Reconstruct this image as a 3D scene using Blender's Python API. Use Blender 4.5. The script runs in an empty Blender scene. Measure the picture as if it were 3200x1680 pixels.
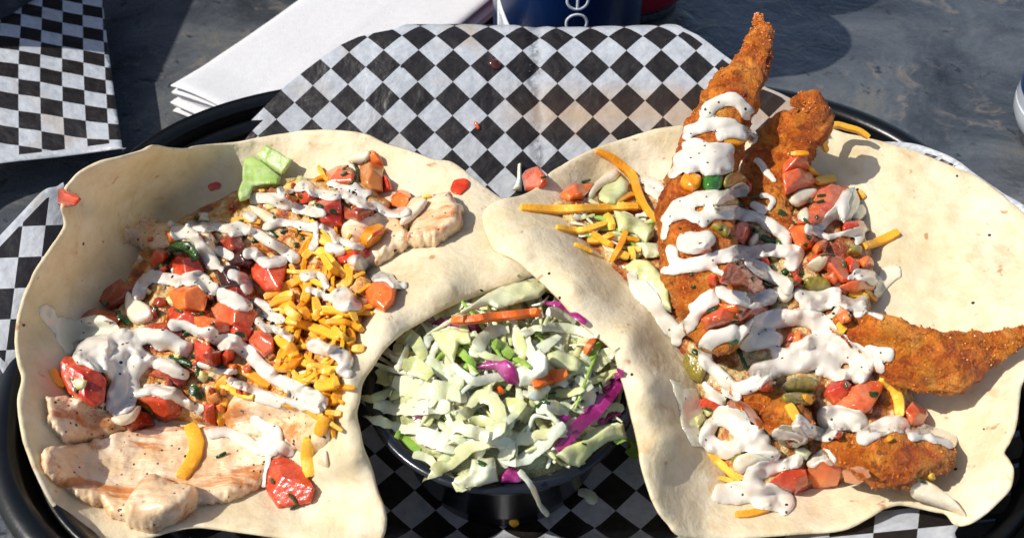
import bpy, math, random
import numpy as np
from mathutils import Vector, noise as mnoise
from mathutils.bvhtree import BVHTree
from mathutils.geometry import delaunay_2d_cdt

random.seed(7); np.random.seed(7)
R = math.radians
sc = bpy.context.scene
COL = sc.collection

# ------------------------------------------------------------------ camera
# the script thinks in centimetres, meshes are written in metres
CAM = np.array([0.0, -20.2, 25.2]); PITCH = R(45); HF = 55.0
FPX = 1600 / math.tan(R(HF / 2))
cp, sp = math.cos(PITCH), math.sin(PITCH)
FW = np.array([0, cp, -sp]); UP = np.array([0, sp, cp]); RT = np.array([1.0, 0, 0])
cd = bpy.data.cameras.new('camera'); cam = bpy.data.objects.new('camera', cd); COL.objects.link(cam)
cam.location = CAM * 0.01; cam.rotation_euler = (math.pi / 2 - PITCH, 0, 0)
cd.sensor_width = 36; cd.lens = 18 / math.tan(R(HF / 2)); cd.clip_start = 0.01; cd.clip_end = 50
cd.dof.use_dof = True; cd.dof.focus_distance = 0.29; cd.dof.aperture_fstop = 26
sc.camera = cam

# ------------------------------------------------------------------ light
SUNV = Vector((1.0, 0.16, -1.12)).normalized()      # the way the light travels
w = bpy.data.worlds.new('World'); sc.world = w; w.use_nodes = True
nt = w.node_tree; bg = nt.nodes['Background']
sky = nt.nodes.new('ShaderNodeTexSky'); sky.sky_type = 'NISHITA'; sky.sun_disc = False
sky.sun_elevation = math.asin(-SUNV.z); sky.sun_rotation = math.atan2(-SUNV.x, -SUNV.y)
sky.air_density = 1.0; sky.dust_density = 1.5
nt.links.new(sky.outputs[0], bg.inputs[0]); bg.inputs[1].default_value = 0.125
sd = bpy.data.lights.new('sun', 'SUN'); sd.energy = 4.9; sd.angle = R(0.55); sd.color = (1.0, 0.95, 0.86)
so = bpy.data.objects.new('sun', sd); COL.objects.link(so)
so.rotation_euler = SUNV.to_track_quat('-Z', 'Y').to_euler()
sc.view_settings.view_transform = 'Standard'; sc.view_settings.look = 'None'
sc.view_settings.exposure = 0.08; sc.view_settings.gamma = 1
sc.cycles.max_bounces = 7; sc.cycles.diffuse_bounces = 3; sc.cycles.glossy_bounces = 3
sc.cycles.transmission_bounces = 4; sc.cycles.sample_clamp_indirect = 4

# ------------------------------------------------------------------ picture <-> place
CR = dict(F=(0, 0, .8047), c1=(0, 0, 2.342), c2=(1050, 0, 2.342), c3=(2100, 0, 2.342), c4=(0, 400, 2.254),
          c5=(700, 400, 2.254), c6=(0, 950, 1.8525), c7=(600, 950, 1.8525), d1=(1100, 850, 1.629),
          d2=(1450, 380, 2.254), r6=(0, 840, 1.6094), r8=(1600, 840, 1.6094), d3=(2000, 400, 2.254), d4=(2000, 900, 1.734), d5=(2500, 400, 2.253),
          d6=(2500, 950, 1.851), P=(0, 0, 1.0))
def T(c, pts):
    ox, oy, s = CR[c]
    return [(ox + x / s, oy + y / s) for x, y in pts]
def rays(P):
    P = np.asarray(P, float)
    return FW + RT * ((P[..., 0:1] - 1600) / FPX) + UP * ((840 - P[..., 1:2]) / FPX)
def at(px, py, z):
    r = rays([px, py]); t = (z - CAM[2]) / r[2]
    return CAM + r * t
def proj(p):
    d = np.asarray(p) - CAM; k = d @ FW
    return 1600 + FPX * (d @ RT) / k, 840 - FPX * (d @ UP) / k

BV = []; PEND = []
def solid(V, F): PEND.append((V, F))
def commit():
    global PEND
    if not PEND: return
    vs = []; fs = []; o = 0
    for V, F in PEND:
        vs.append(np.asarray(V)); fs += [tuple(int(i) + o for i in f) for f in F]; o += len(V)
    BV.append(BVHTree.FromPolygons([tuple(v) for v in np.concatenate(vs)], fs)); PEND = []
def cast(P, only=None):
    """distance along the camera axis to the first built surface seen through each point"""
    P = np.asarray(P, float); r = rays(P); out = np.full(len(P), np.nan); o = Vector(CAM)
    for i in range(len(P)):
        d = Vector(r[i]); L = d.length; best = 1e9
        for b in (only or BV):
            h = b.ray_cast(o, d, 200)
            if h[0] is not None and h[3] < best: best = h[3]
        if best < 1e8: out[i] = best / L
    return out

# ------------------------------------------------------------------ objects
def newmesh(name, V, F, smooth=True, uv=None):
    me = bpy.data.meshes.new(name); me.from_pydata([tuple(v) for v in V], [], [tuple(f) for f in F])
    if smooth: me.polygons.foreach_set('use_smooth', [True] * len(me.polygons))
    if uv is not None:
        l = me.uv_layers.new(name='UVMap'); idx = np.zeros(len(me.loops), int); me.loops.foreach_get('vertex_index', idx)
        l.data.foreach_set('uv', np.asarray(uv)[idx].ravel().astype('f4'))
    me.update(); return me
def tag(o, label=None, cat=None, group=None, kind=None):
    if label: o['label'] = label
    if cat: o['category'] = cat
    if group: o['group'] = group
    if kind: o['kind'] = kind
    return o
def obj(name, V, F, m, parent=None, smooth=True, uv=None, reg=True, origin=None, sharp=None):
    V = np.asarray(V, float)
    if reg: solid(V, F)
    if parent is not None: o0 = np.array(parent['o0'])
    elif origin is not None: o0 = np.array(origin, float)
    else: o0 = np.array([V[:, 0].mean(), V[:, 1].mean(), V[:, 2].min()])
    me = newmesh(name, (V - o0) * 0.01, F, smooth, uv); me.materials.append(m)
    if sharp: me.set_sharp_from_angle(angle=R(sharp))
    o = bpy.data.objects.new(name, me); COL.objects.link(o)
    if parent is not None: o.parent = parent
    else: o.location = o0 * 0.01
    return o
def thing(name, p, label, cat, group=None):
    o = bpy.data.objects.new(name, None); COL.objects.link(o); o.location = np.array(p) * 0.01
    o.empty_display_size = .01; o['o0'] = [float(v) for v in p]
    return tag(o, label, cat, group)

# ------------------------------------------------------------------ materials
def lin(h):
    c = [int(h[i:i + 2], 16) / 255 for i in (0, 2, 4)]
    return tuple((x / 12.92 if x <= .04045 else ((x + .055) / 1.055) ** 2.4) for x in c) + (1,)
class M:
    def __init__(s, name, rough=.5, spec=.5, sss=0, sssr=.15, coat=0, metal=0):
        s.m = bpy.data.materials.new(name); s.m.use_nodes = True; s.t = s.m.node_tree
        s.b = s.t.nodes['Principled BSDF']; s.b.inputs['Roughness'].default_value = rough
        s.b.inputs['Specular IOR Level'].default_value = spec; s.b.inputs['Metallic'].default_value = metal
        if sss:
            s.b.inputs['Subsurface Weight'].default_value = sss
            s.b.inputs['Subsurface Radius'].default_value = (1, .45, .25); s.b.inputs['Subsurface Scale'].default_value = sssr * .01
        if coat:
            s.b.inputs['Coat Weight'].default_value = coat; s.b.inputs['Coat Roughness'].default_value = .08
        tc = s.N('TexCoord'); mp = s.N('VectorMath'); mp.operation = 'MULTIPLY_ADD'
        s.L(tc.outputs['Object'], mp.inputs[0]); mp.inputs[1].default_value = (100, 100, 100)
        oi = s.N('ObjectInfo'); s.oi = oi; cm = s.N('VectorMath'); cm.operation = 'SCALE'; cm.inputs[0].default_value = (37, 61, 17)
        s.L(oi.outputs['Random'], cm.inputs['Scale']); s.L(cm.outputs[0], mp.inputs[2]); s.co = mp.outputs[0]
        s.uv = tc.outputs['UV']
    def N(s, k): return s.t.nodes.new('ShaderNode' + k)
    def L(s, a, b): s.t.links.new(a, b)
    def noise(s, scale, detail=3, rough=.6, dist=0, co=None):
        n = s.N('TexNoise'); n.inputs['Scale'].default_value = scale; n.inputs['Detail'].default_value = detail
        n.inputs['Roughness'].default_value = rough; n.inputs['Distortion'].default_value = dist
        s.L(co or s.co, n.inputs['Vector']); return n.outputs['Fac']
    def vor(s, scale, feature='F1', out='Distance', co=None, rnd=1):
        n = s.N('TexVoronoi'); n.feature = feature; n.inputs['Scale'].default_value = scale; n.inputs['Randomness'].default_value = rnd
        s.L(co or s.co, n.inputs['Vector']); return n.outputs[out]
    def ramp(s, fac, stops, interp='LINEAR'):
        n = s.N('ValToRGB'); n.color_ramp.interpolation = interp; e = n.color_ramp.elements
        while len(e) < len(stops): e.new(.5)
        for i, (p, c) in enumerate(stops):
            e[i].position = p; e[i].color = lin(c) if isinstance(c, str) else ((c, c, c, 1) if isinstance(c, (int, float)) else c)
        s.L(fac, n.inputs[0]); return n.outputs[0]
    def mix(s, fac, a, b, mode='MIX'):
        n = s.N('Mix'); n.data_type = 'RGBA'; n.blend_type = mode
        for v, i in ((fac, 0), (a, 6), (b, 7)):
            if isinstance(v, str): n.inputs[i].default_value = lin(v)
            elif isinstance(v, (int, float)): n.inputs[i].default_value = v if i == 0 else (v, v, v, 1)
            else: s.L(v, n.inputs[i])
        return n.outputs[2]
    def math(s, op, a, b=0):
        n = s.N('Math'); n.operation = op
        for v, i in ((a, 0), (b, 1)):
            if isinstance(v, (int, float)): n.inputs[i].default_value = v
            else: s.L(v, n.inputs[i])
        return n.outputs[0]
    def base(s, c):
        if isinstance(c, str): s.b.inputs['Base Color'].default_value = lin(c)
        else: s.L(c, s.b.inputs['Base Color'])
        return s
    def bump(s, h, dist, strength=1.0):
        n = s.N('Bump'); n.inputs['Distance'].default_value = dist * .01; n.inputs['Strength'].default_value = strength
        s.L(h, n.inputs['Height']); s.L(n.outputs[0], s.b.inputs['Normal']); return s
    def rough(s, r): s.L(r, s.b.inputs['Roughness']); return s
    def specks(s, scale, size, keep=.5):
        """0..1 mask of small round grains: only some cells carry one"""
        d = s.vor(scale); n = s.N('TexVoronoi'); n.inputs['Scale'].default_value = scale; s.L(s.co, n.inputs['Vector'])
        sep = s.N('SeparateColor'); s.L(n.outputs['Color'], sep.inputs[0])
        a = s.math('LESS_THAN', n.outputs['Distance'], size); b = s.math('LESS_THAN', sep.outputs[0], keep)
        return s.math('MULTIPLY', a, b)
    def translucent(s, fac, col):
        tr = s.N('BsdfTranslucent'); mx = s.N('MixShader'); mx.inputs[0].default_value = fac
        if isinstance(col, str): tr.inputs[0].default_value = lin(col)
        else: s.L(col, tr.inputs[0])
        out = s.t.nodes['Material Output']; s.L(s.b.outputs[0], mx.inputs[1]); s.L(tr.outputs[0], mx.inputs[2]); s.L(mx.outputs[0], out.inputs[0])
        return s

def m_tortilla():
    m = M('tortilla', .62, .3)
    c = m.ramp(m.noise(.5, 5, .65, .3), [(.3, 'e2d2a8'), (.48, 'eedfbc'), (.62, 'f3e7cb'), (.78, 'f7eed8')])
    c = m.mix(m.ramp(m.noise(2.4, 6, .7), [(.46, 0.0), (.78, .5)]), c, 'd0b482')
    sp_ = m.ramp(m.noise(.8, 3, .6, .6), [(.62, 0.0), (.72, .45)])
    c = m.mix(sp_, c, 'd0a468')
    sp2 = m.ramp(m.noise(2.1, 3, .55, .4), [(.67, 0.0), (.74, .75)])
    c = m.mix(sp2, c, 'b97a3c')
    c = m.mix(m.specks(1.0, .05, .4), c, '3a2a18')
    m.base(c)
    h = m.math('ADD', m.math('MULTIPLY', m.noise(1.3, 4, .55, .4), 1.0), m.math('MULTIPLY', m.noise(7, 5, .65), .25))
    m.bump(h, .1, .8)
    m.rough(m.ramp(m.noise(1.2), [(.35, .45), (.7, .7)]))
    return m.translucent(.28, c).m
def m_sauce(name='white_sauce', thin=False):
    m = M(name, .14, .55, .4, .2, coat=.5)
    c = m.ramp(m.noise(.9, 3), [(.35, 'd0c7b8'), (.65, 'dad3c7')]) if not thin else m.ramp(m.noise(1.5, 4), [(.3, 'd8ccae'), (.7, 'e4dac4')])
    c = m.mix(m.ramp(m.noise(1.3, 3, .6, .4), [(.68, 0.0), (.8, .45)]), c, 'e6bda0')
    c = m.mix(m.specks(4.0, .15, .3), c, '4e4a46'); c = m.mix(m.specks(1.8, .1, .5), c, '24221f')
    m.base(c); m.bump(m.noise(2.0, 3, .5), .025, .5); return m.m
def m_tomato(name, a, b, skin):
    m = M(name, .2, .5, .55, .3, coat=.4)
    c = m.ramp(m.noise(1.3, 3, .6), [(.3, a), (.55, b), (.75, skin)])
    c = m.mix(m.ramp(m.noise(3.2, 5, .7, .5), [(.5, 0.0), (.72, .38)]), c, 'e89468')
    c = m.mix(m.ramp(m.noise(2.1, 3, .6, .8), [(.6, 0.0), (.7, .5)]), c, a)
    c = m.mix(m.specks(6, .12, .3), c, 'e9c08a')
    m.base(c); m.bump(m.math('ADD', m.noise(5, 4, .6), m.math('MULTIPLY', m.noise(18, 2), .3)), .03, .6)
    return m.m
def m_simple(name, stops, scale=2, rough=.3, sss=.2, coat=.3, bump=.03, bscale=6, spec=.5, tr=0, sssr=.2, specks=None, rand=False):
    m = M(name, rough, spec, sss, sssr, coat)
    f = m.noise(scale, 4, .6)
    if rand: f = m.math('ADD', m.math('MULTIPLY', f, .45), m.math('MULTIPLY', m.oi.outputs['Random'], .55))
    c = m.ramp(f, stops)
    if specks: c = m.mix(m.specks(*specks[:3]), c, specks[3])
    m.base(c)
    if bump: m.bump(m.noise(bscale, 4, .6), bump, .8)
    if tr: m.translucent(tr, c)
    return m.m
def m_fish():
    m = M('breading', .45, .45, 0)
    c = m.ramp(m.noise(.9, 5, .7, .5), [(.28, '84300c'), (.39, 'b44c12'), (.48, 'd8701c'), (.58, 'e68c2c'), (.74, 'f0ac50')])
    c = m.mix(m.ramp(m.noise(3.5, 5, .75, .6), [(.40, .75), (.5, 0.0)]), c, '8c3a0e')
    c = m.mix(m.ramp(m.noise(14, 3, .7), [(.58, 0.0), (.7, .6)]), c, 'eebc78')
    m.base(c)
    a_ = m.ramp(m.noise(1.6, 3, .6), [(.35, .25), (.65, 1.0)])
    h = m.math('ADD', m.math('MULTIPLY', m.noise(3.5, 5, .75, .6), 1.4), m.math('MULTIPLY', m.math('MULTIPLY', m.noise(20, 4, .8), a_), 1.3))
    m.bump(h, .15, 1.0); m.rough(m.ramp(m.noise(3), [(.4, .25), (.7, .6)])); return m.m
def m_chicken():
    m = M('grilled_chicken', .3, .5, .4, .25, coat=.4)
    fb = m.N('Mapping'); fb.inputs['Scale'].default_value = (.5, 3.6, 2.0); fb.inputs['Rotation'].default_value = (0, 0, R(-14)); m.L(m.co, fb.inputs[0]); fbo = fb.outputs[0]
    fib = m.noise(1.5, 5, .65, .6, co=fbo)
    c = m.ramp(m.noise(1.0, 5, .6, .4), [(.3, 'd4a878'), (.5, 'e6c8a0'), (.72, 'f0dfc4')])
    c = m.mix(m.ramp(fib, [(.5, 0.0), (.75, .5)]), c, 'c89868')
    st = m.N('Mapping'); st.inputs['Scale'].default_value = (.3, 1.3, 1.0); st.inputs['Rotation'].default_value = (0, 0, R(-14)); m.L(m.co, st.inputs[0])
    c = m.mix(m.ramp(m.noise(1.0, 5, .65, .4, co=st.outputs[0]), [(.53, 0.0), (.62, .9)]), c, 'c07024')
    c = m.mix(m.ramp(m.noise(2.6, 5, .75), [(.6, 0.0), (.7, .75)]), c, '8c4c20')
    c = m.mix(m.specks(5.0, .17, .4), c, '5a3218'); c = m.mix(m.specks(2.0, .13, .45), c, '241a12')
    m.base(c); h = m.math('ADD', m.math('ADD', m.noise(1.3, 4, .6, .8), m.math('MULTIPLY', fib, .6)), m.math('MULTIPLY', m.noise(12, 3), .12)); m.bump(h, .09, .7)
    return m.m
def m_checker(name, size, rot=45, off=(0, 0), grease=None):
    m = M(name, .38, .5)
    mp = m.N('Mapping'); mp.inputs['Rotation'].default_value = (0, 0, R(rot)); mp.inputs['Location'].default_value = (off[0], off[1], 0)
    mp.inputs['Scale'].default_value = (1 / size, 1 / size, 1); m.L(m.uv, mp.inputs[0])
    ck = m.N('TexChecker'); ck.inputs['Scale'].default_value = 1; m.L(mp.outputs[0], ck.inputs[0])
    ck.inputs['Color1'].default_value = (1, 1, 1, 1); ck.inputs['Color2'].default_value = (0, 0, 0, 1)
    cm = m.N('Mapping'); cm.inputs['Scale'].default_value = (1, 1, 1); m.L(m.uv, cm.inputs[0])
    wht = m.ramp(m.noise(3.0, 6, .7, co=cm.outputs[0]), [(.3, 'a9adb4'), (.55, 'c0c4ca'), (.8, 'd2d5d8')])
    blk = m.ramp(m.noise(4, 6, .7, co=cm.outputs[0]), [(.35, '1d1a1a'), (.7, '2e2a29')])
    st = m.ramp(m.noise(.28, 3, .55, .3, co=cm.outputs[0]), [(.56, 0.0), (.68, .55)])
    wht = m.mix(st, wht, 'b09a7c'); 
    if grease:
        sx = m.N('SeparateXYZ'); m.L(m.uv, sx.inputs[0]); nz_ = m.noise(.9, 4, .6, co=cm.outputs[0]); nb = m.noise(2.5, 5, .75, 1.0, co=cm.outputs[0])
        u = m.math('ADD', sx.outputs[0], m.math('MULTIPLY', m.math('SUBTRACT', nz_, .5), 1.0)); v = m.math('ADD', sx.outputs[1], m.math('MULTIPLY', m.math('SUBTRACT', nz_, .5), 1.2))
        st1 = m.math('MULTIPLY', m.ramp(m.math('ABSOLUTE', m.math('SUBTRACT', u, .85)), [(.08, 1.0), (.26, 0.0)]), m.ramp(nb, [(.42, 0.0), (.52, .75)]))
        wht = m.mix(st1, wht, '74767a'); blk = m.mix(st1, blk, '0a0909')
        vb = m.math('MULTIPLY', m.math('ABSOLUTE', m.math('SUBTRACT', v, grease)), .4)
        st2 = m.math('MULTIPLY', m.ramp(vb, [(.1, .75), (.5, 0.0)]), m.ramp(m.math('MULTIPLY', m.math('ADD', u, 1.0), .3), [(0.0, 0.0), (.8, 1.0)]))  # amber tint band across the flap, stronger towards the right
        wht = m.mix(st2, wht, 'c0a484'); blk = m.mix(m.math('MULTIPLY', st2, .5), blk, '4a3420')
    at_ = m.N('Attribute'); at_.attribute_name = 'margin'; mg = m.math('LESS_THAN', at_.outputs['Fac'], 1.0)
    fac = m.math('MAXIMUM', ck.outputs['Color'], mg)
    c = m.mix(fac, blk, wht); m.base(c)
    m.rough(m.ramp(m.noise(1.6, 4, .6, co=cm.outputs[0]), [(.35, .28), (.65, .45)]))
    m.bump(m.math('ADD', m.noise(1.2, 4, .55, co=cm.outputs[0]), m.math('MULTIPLY', m.noise(.5, 3, .5, 1.5, co=cm.outputs[0]), 1.5)), .09, .7)
    return m.translucent(.18, c).m
def m_table():
    m = M('tabletop', .3, .5)
    c = m.ramp(m.noise(.14, 7, .72, .6), [(.32, '25272a'), (.46, '3e4247'), (.58, '52565a'), (.68, '64625d'), (.8, '44474b')])
    c = m.mix(m.ramp(m.noise(.5, 6, .75, .9), [(.56, 0.0), (.66, .55)]), c, '7a7066')
    c = m.mix(m.ramp(m.noise(.8, 5, .7, .5), [(.6, 0.0), (.66, .8)]), c, '14181c')
    m.base(c); h = m.math('ADD', m.noise(.8, 5, .65, .5), m.math('MULTIPLY', m.noise(5, 3), .12)); m.bump(h, .16, .7); m.rough(m.ramp(m.noise(.8, 4), [(.35, .16), (.7, .38)])); return m.m

MT = dict(
    tortilla=m_tortilla(), sauce=m_sauce(), thin=m_sauce('thin_white_sauce', True),
    tom_r=m_tomato('tomato_red', 'a82410', 'c84624', 'd8683c'), tom_o=m_tomato('tomato_orange', 'd4521a', 'e0702c', 'e8924a'),
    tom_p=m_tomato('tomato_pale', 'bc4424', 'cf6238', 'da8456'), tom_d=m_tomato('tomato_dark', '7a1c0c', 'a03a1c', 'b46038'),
    tom_l=m_tomato('tomato_olive', 'a8642e', 'bf7c40', 'c8915a'),
    cheese=m_simple('cheese', [(.2, 'e29216'), (.5, 'f2ac28'), (.8, 'f8c04a')], 1.5, .42, .5, .1, .04, 8, rand=True, sssr=.25),
    onion=m_simple('onion', [(.3, 'd3c0a0'), (.6, 'e4d8c0'), (.8, 'efe8d8')], 2, .2, .6, .5, .03, 5, sssr=.35),
    lettuce=m_simple('lettuce', [(.3, 'a4c860'), (.5, 'c2dc88'), (.7, 'dceab4')], 1.6, .3, .2, .3, .07, 3.5, tr=.25),
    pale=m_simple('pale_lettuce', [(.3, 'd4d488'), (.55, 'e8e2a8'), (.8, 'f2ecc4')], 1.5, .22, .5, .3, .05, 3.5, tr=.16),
    cab=m_simple('white_cabbage', [(.15, 'e6da9c'), (.4, 'f1e8c0'), (.6, 'f8f1d8'), (.85, 'd8dc94')], 1.5, .2, .5, .4, .04, 4, tr=.14, rand=True),
    green=m_simple('green_cabbage', [(.3, '86b03c'), (.6, 'a6cc5c'), (.8, 'c9df92')], 1.4, .25, .3, .35, .05, 3, tr=.2),
    purple=m_simple('red_cabbage', [(.3, '7c1458'), (.55, '9c2470'), (.78, 'c46aa0')], 1.5, .25, .3, .4, .04, 4, tr=.1),
    carrot=m_simple('carrot', [(.3, 'd8560c'), (.6, 'e8701c'), (.8, 'f08a38')], 3, .35, .3, .2, .04, 7),
    cil=m_simple('cilantro', [(.3, '16300a'), (.55, '26491a'), (.8, '4a7428')], 4, .25, 0, .4, .05, 6, tr=.1),
    grn=m_simple('green_pepper', [(.3, '1c4a12'), (.7, '3c7a26')], 2, .2, .1, .5, .03, 4),
    jal=m_simple('pickled_pepper', [(.3, '6a5c18'), (.55, '8a7a2c'), (.8, 'a99a48')], 2.2, .2, .4, .5, .08, 4),
    orp=m_simple('orange_pepper', [(.3, 'd87808'), (.7, 'eea018')], 2, .18, .3, .5, .03, 4),
    dark=m_simple('dark_onion', [(.3, '2c1210'), (.6, '4a2420'), (.8, '6c4038')], 2, .2, .1, .5, .05, 4),
    bedl=m_simple('bed_of_filling', [(.25, '54200e'), (.4, 'a04a1c'), (.5, 'c98a30'), (.62, 'd6c090'), (.75, '8c3018')], 1.8, .25, .1, .4, .3, 3),
    bedr=m_simple('bed_of_cabbage', [(.25, '501c0c'), (.4, '8a3c1c'), (.5, 'a8682c'), (.6, 'c8b47c'), (.7, '9c4420'), (.82, 'd8cc9c')], 1.3, .25, .1, .4, .3, 3),
    bedc=m_simple('bed_of_slaw', [(.3, '7c8048'), (.5, 'b4b680'), (.75, 'd0d0a8')], 1.8, .3, .1, .3, .3, 3),
    crumb=m_simple('breading_crumbs', [(.2, 'a84c14'), (.5, 'cc7628'), (.8, 'e4a456')], 6, .4, 0, .1, 0, spec=.5),
    fish=m_fish(), chicken=m_chicken(), table=m_table(),
    plastic=m_simple('black_plastic', [(.3, '08090a'), (.7, '0d0e10')], 3, .3, 0, 0, .015, 2, spec=.35),
    cup=m_simple('cup_plastic', [(.3, '12161c'), (.7, '191e26')], 1, .22, 0, 0, .01, 2, spec=.5),
    napkin=m_simple('napkin', [(.3, 'd2d2d4'), (.7, 'dadadc')], 3, .85, 0, 0, .03, 14, spec=.15, tr=.12),
    redoil=m_simple('red_sauce', [(.3, 'b81c04'), (.7, 'd84a12')], 3, .12, .3, .6, .02, 5),
    browndrop=m_simple('brown_drop', [(.3, '3c1408'), (.7, '5c2410')], 3, .08, .2, .6, 0),
)

MTW = m_simple('water', [(.3, '2a2828'), (.7, '343232')], 3, .05, 0, .5, 0)
# ------------------------------------------------------------------ shape makers
def catmull(pts, n, closed=False):
    P = np.asarray(pts, float); k = len(P)
    if k == 2 and not closed: return P[0] + (P[1] - P[0]) * np.linspace(0, 1, n)[:, None]
    if closed: Q = np.vstack([P[-1], P, P[0], P[1]]); segs = k
    else: Q = np.vstack([2 * P[0] - P[1], P, 2 * P[-1] - P[-2]]); segs = k - 1
    u = np.linspace(0, segs, n, endpoint=not closed); i = np.minimum(u.astype(int), segs - 1); t = (u - i)[:, None]
    a, b, c, d = Q[i], Q[i + 1], Q[i + 2], Q[i + 3]
    return .5 * (2 * b + (c - a) * t + (2 * a - 5 * b + 4 * c - d) * t ** 2 + (3 * b - a - 3 * c + d) * t ** 3)
def fbm(P, f, oct=3, seed=0.0):
    return np.array([mnoise.fractal(Vector((p[0] * f + seed, p[1] * f + seed * 1.7, p[2] * f if len(p) > 2 else seed)), .9, 2.1, oct) for p in P])
def blur(A, m, n):
    for _ in range(n):
        W = m.astype(float).copy(); S = np.where(m, A, 0).astype(float).copy(); s0 = S.copy(); w0 = W.copy()
        for ax in (0, 1):
            for d in (1, -1):
                S += np.roll(s0, d, ax) ; W += np.roll(w0, d, ax)
        A = np.where(m, S / np.maximum(W, 1), A)
    return A
def polydist(P, poly):
    Q = np.asarray(poly); n = len(Q); x, y = P[:, 0], P[:, 1]; ins = np.zeros(len(P), bool); dm = np.full(len(P), 1e9)
    for i in range(n):
        a = Q[i]; b = Q[(i + 1) % n]; ab = b - a; L = max(ab @ ab, 1e-9)
        t = np.clip(((P - a) @ ab) / L, 0, 1); d = np.hypot(*(P - a - t[:, None] * ab).T); dm = np.minimum(dm, d)
        c = (a[1] > y) != (b[1] > y)
        with np.errstate(all='ignore'): xi = (b[0] - a[0]) * (y - a[1]) / (b[1] - a[1] if b[1] != a[1] else 1e-9) + a[0]
        ins ^= c & (x < xi)
    return np.where(ins, dm, -dm)
NDIR = lambda r: (lambda v: v / np.linalg.norm(v, axis=-1, keepdims=True))(-r / np.linalg.norm(r, axis=-1, keepdims=True) + np.array([0, 0, .9]))

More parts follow.
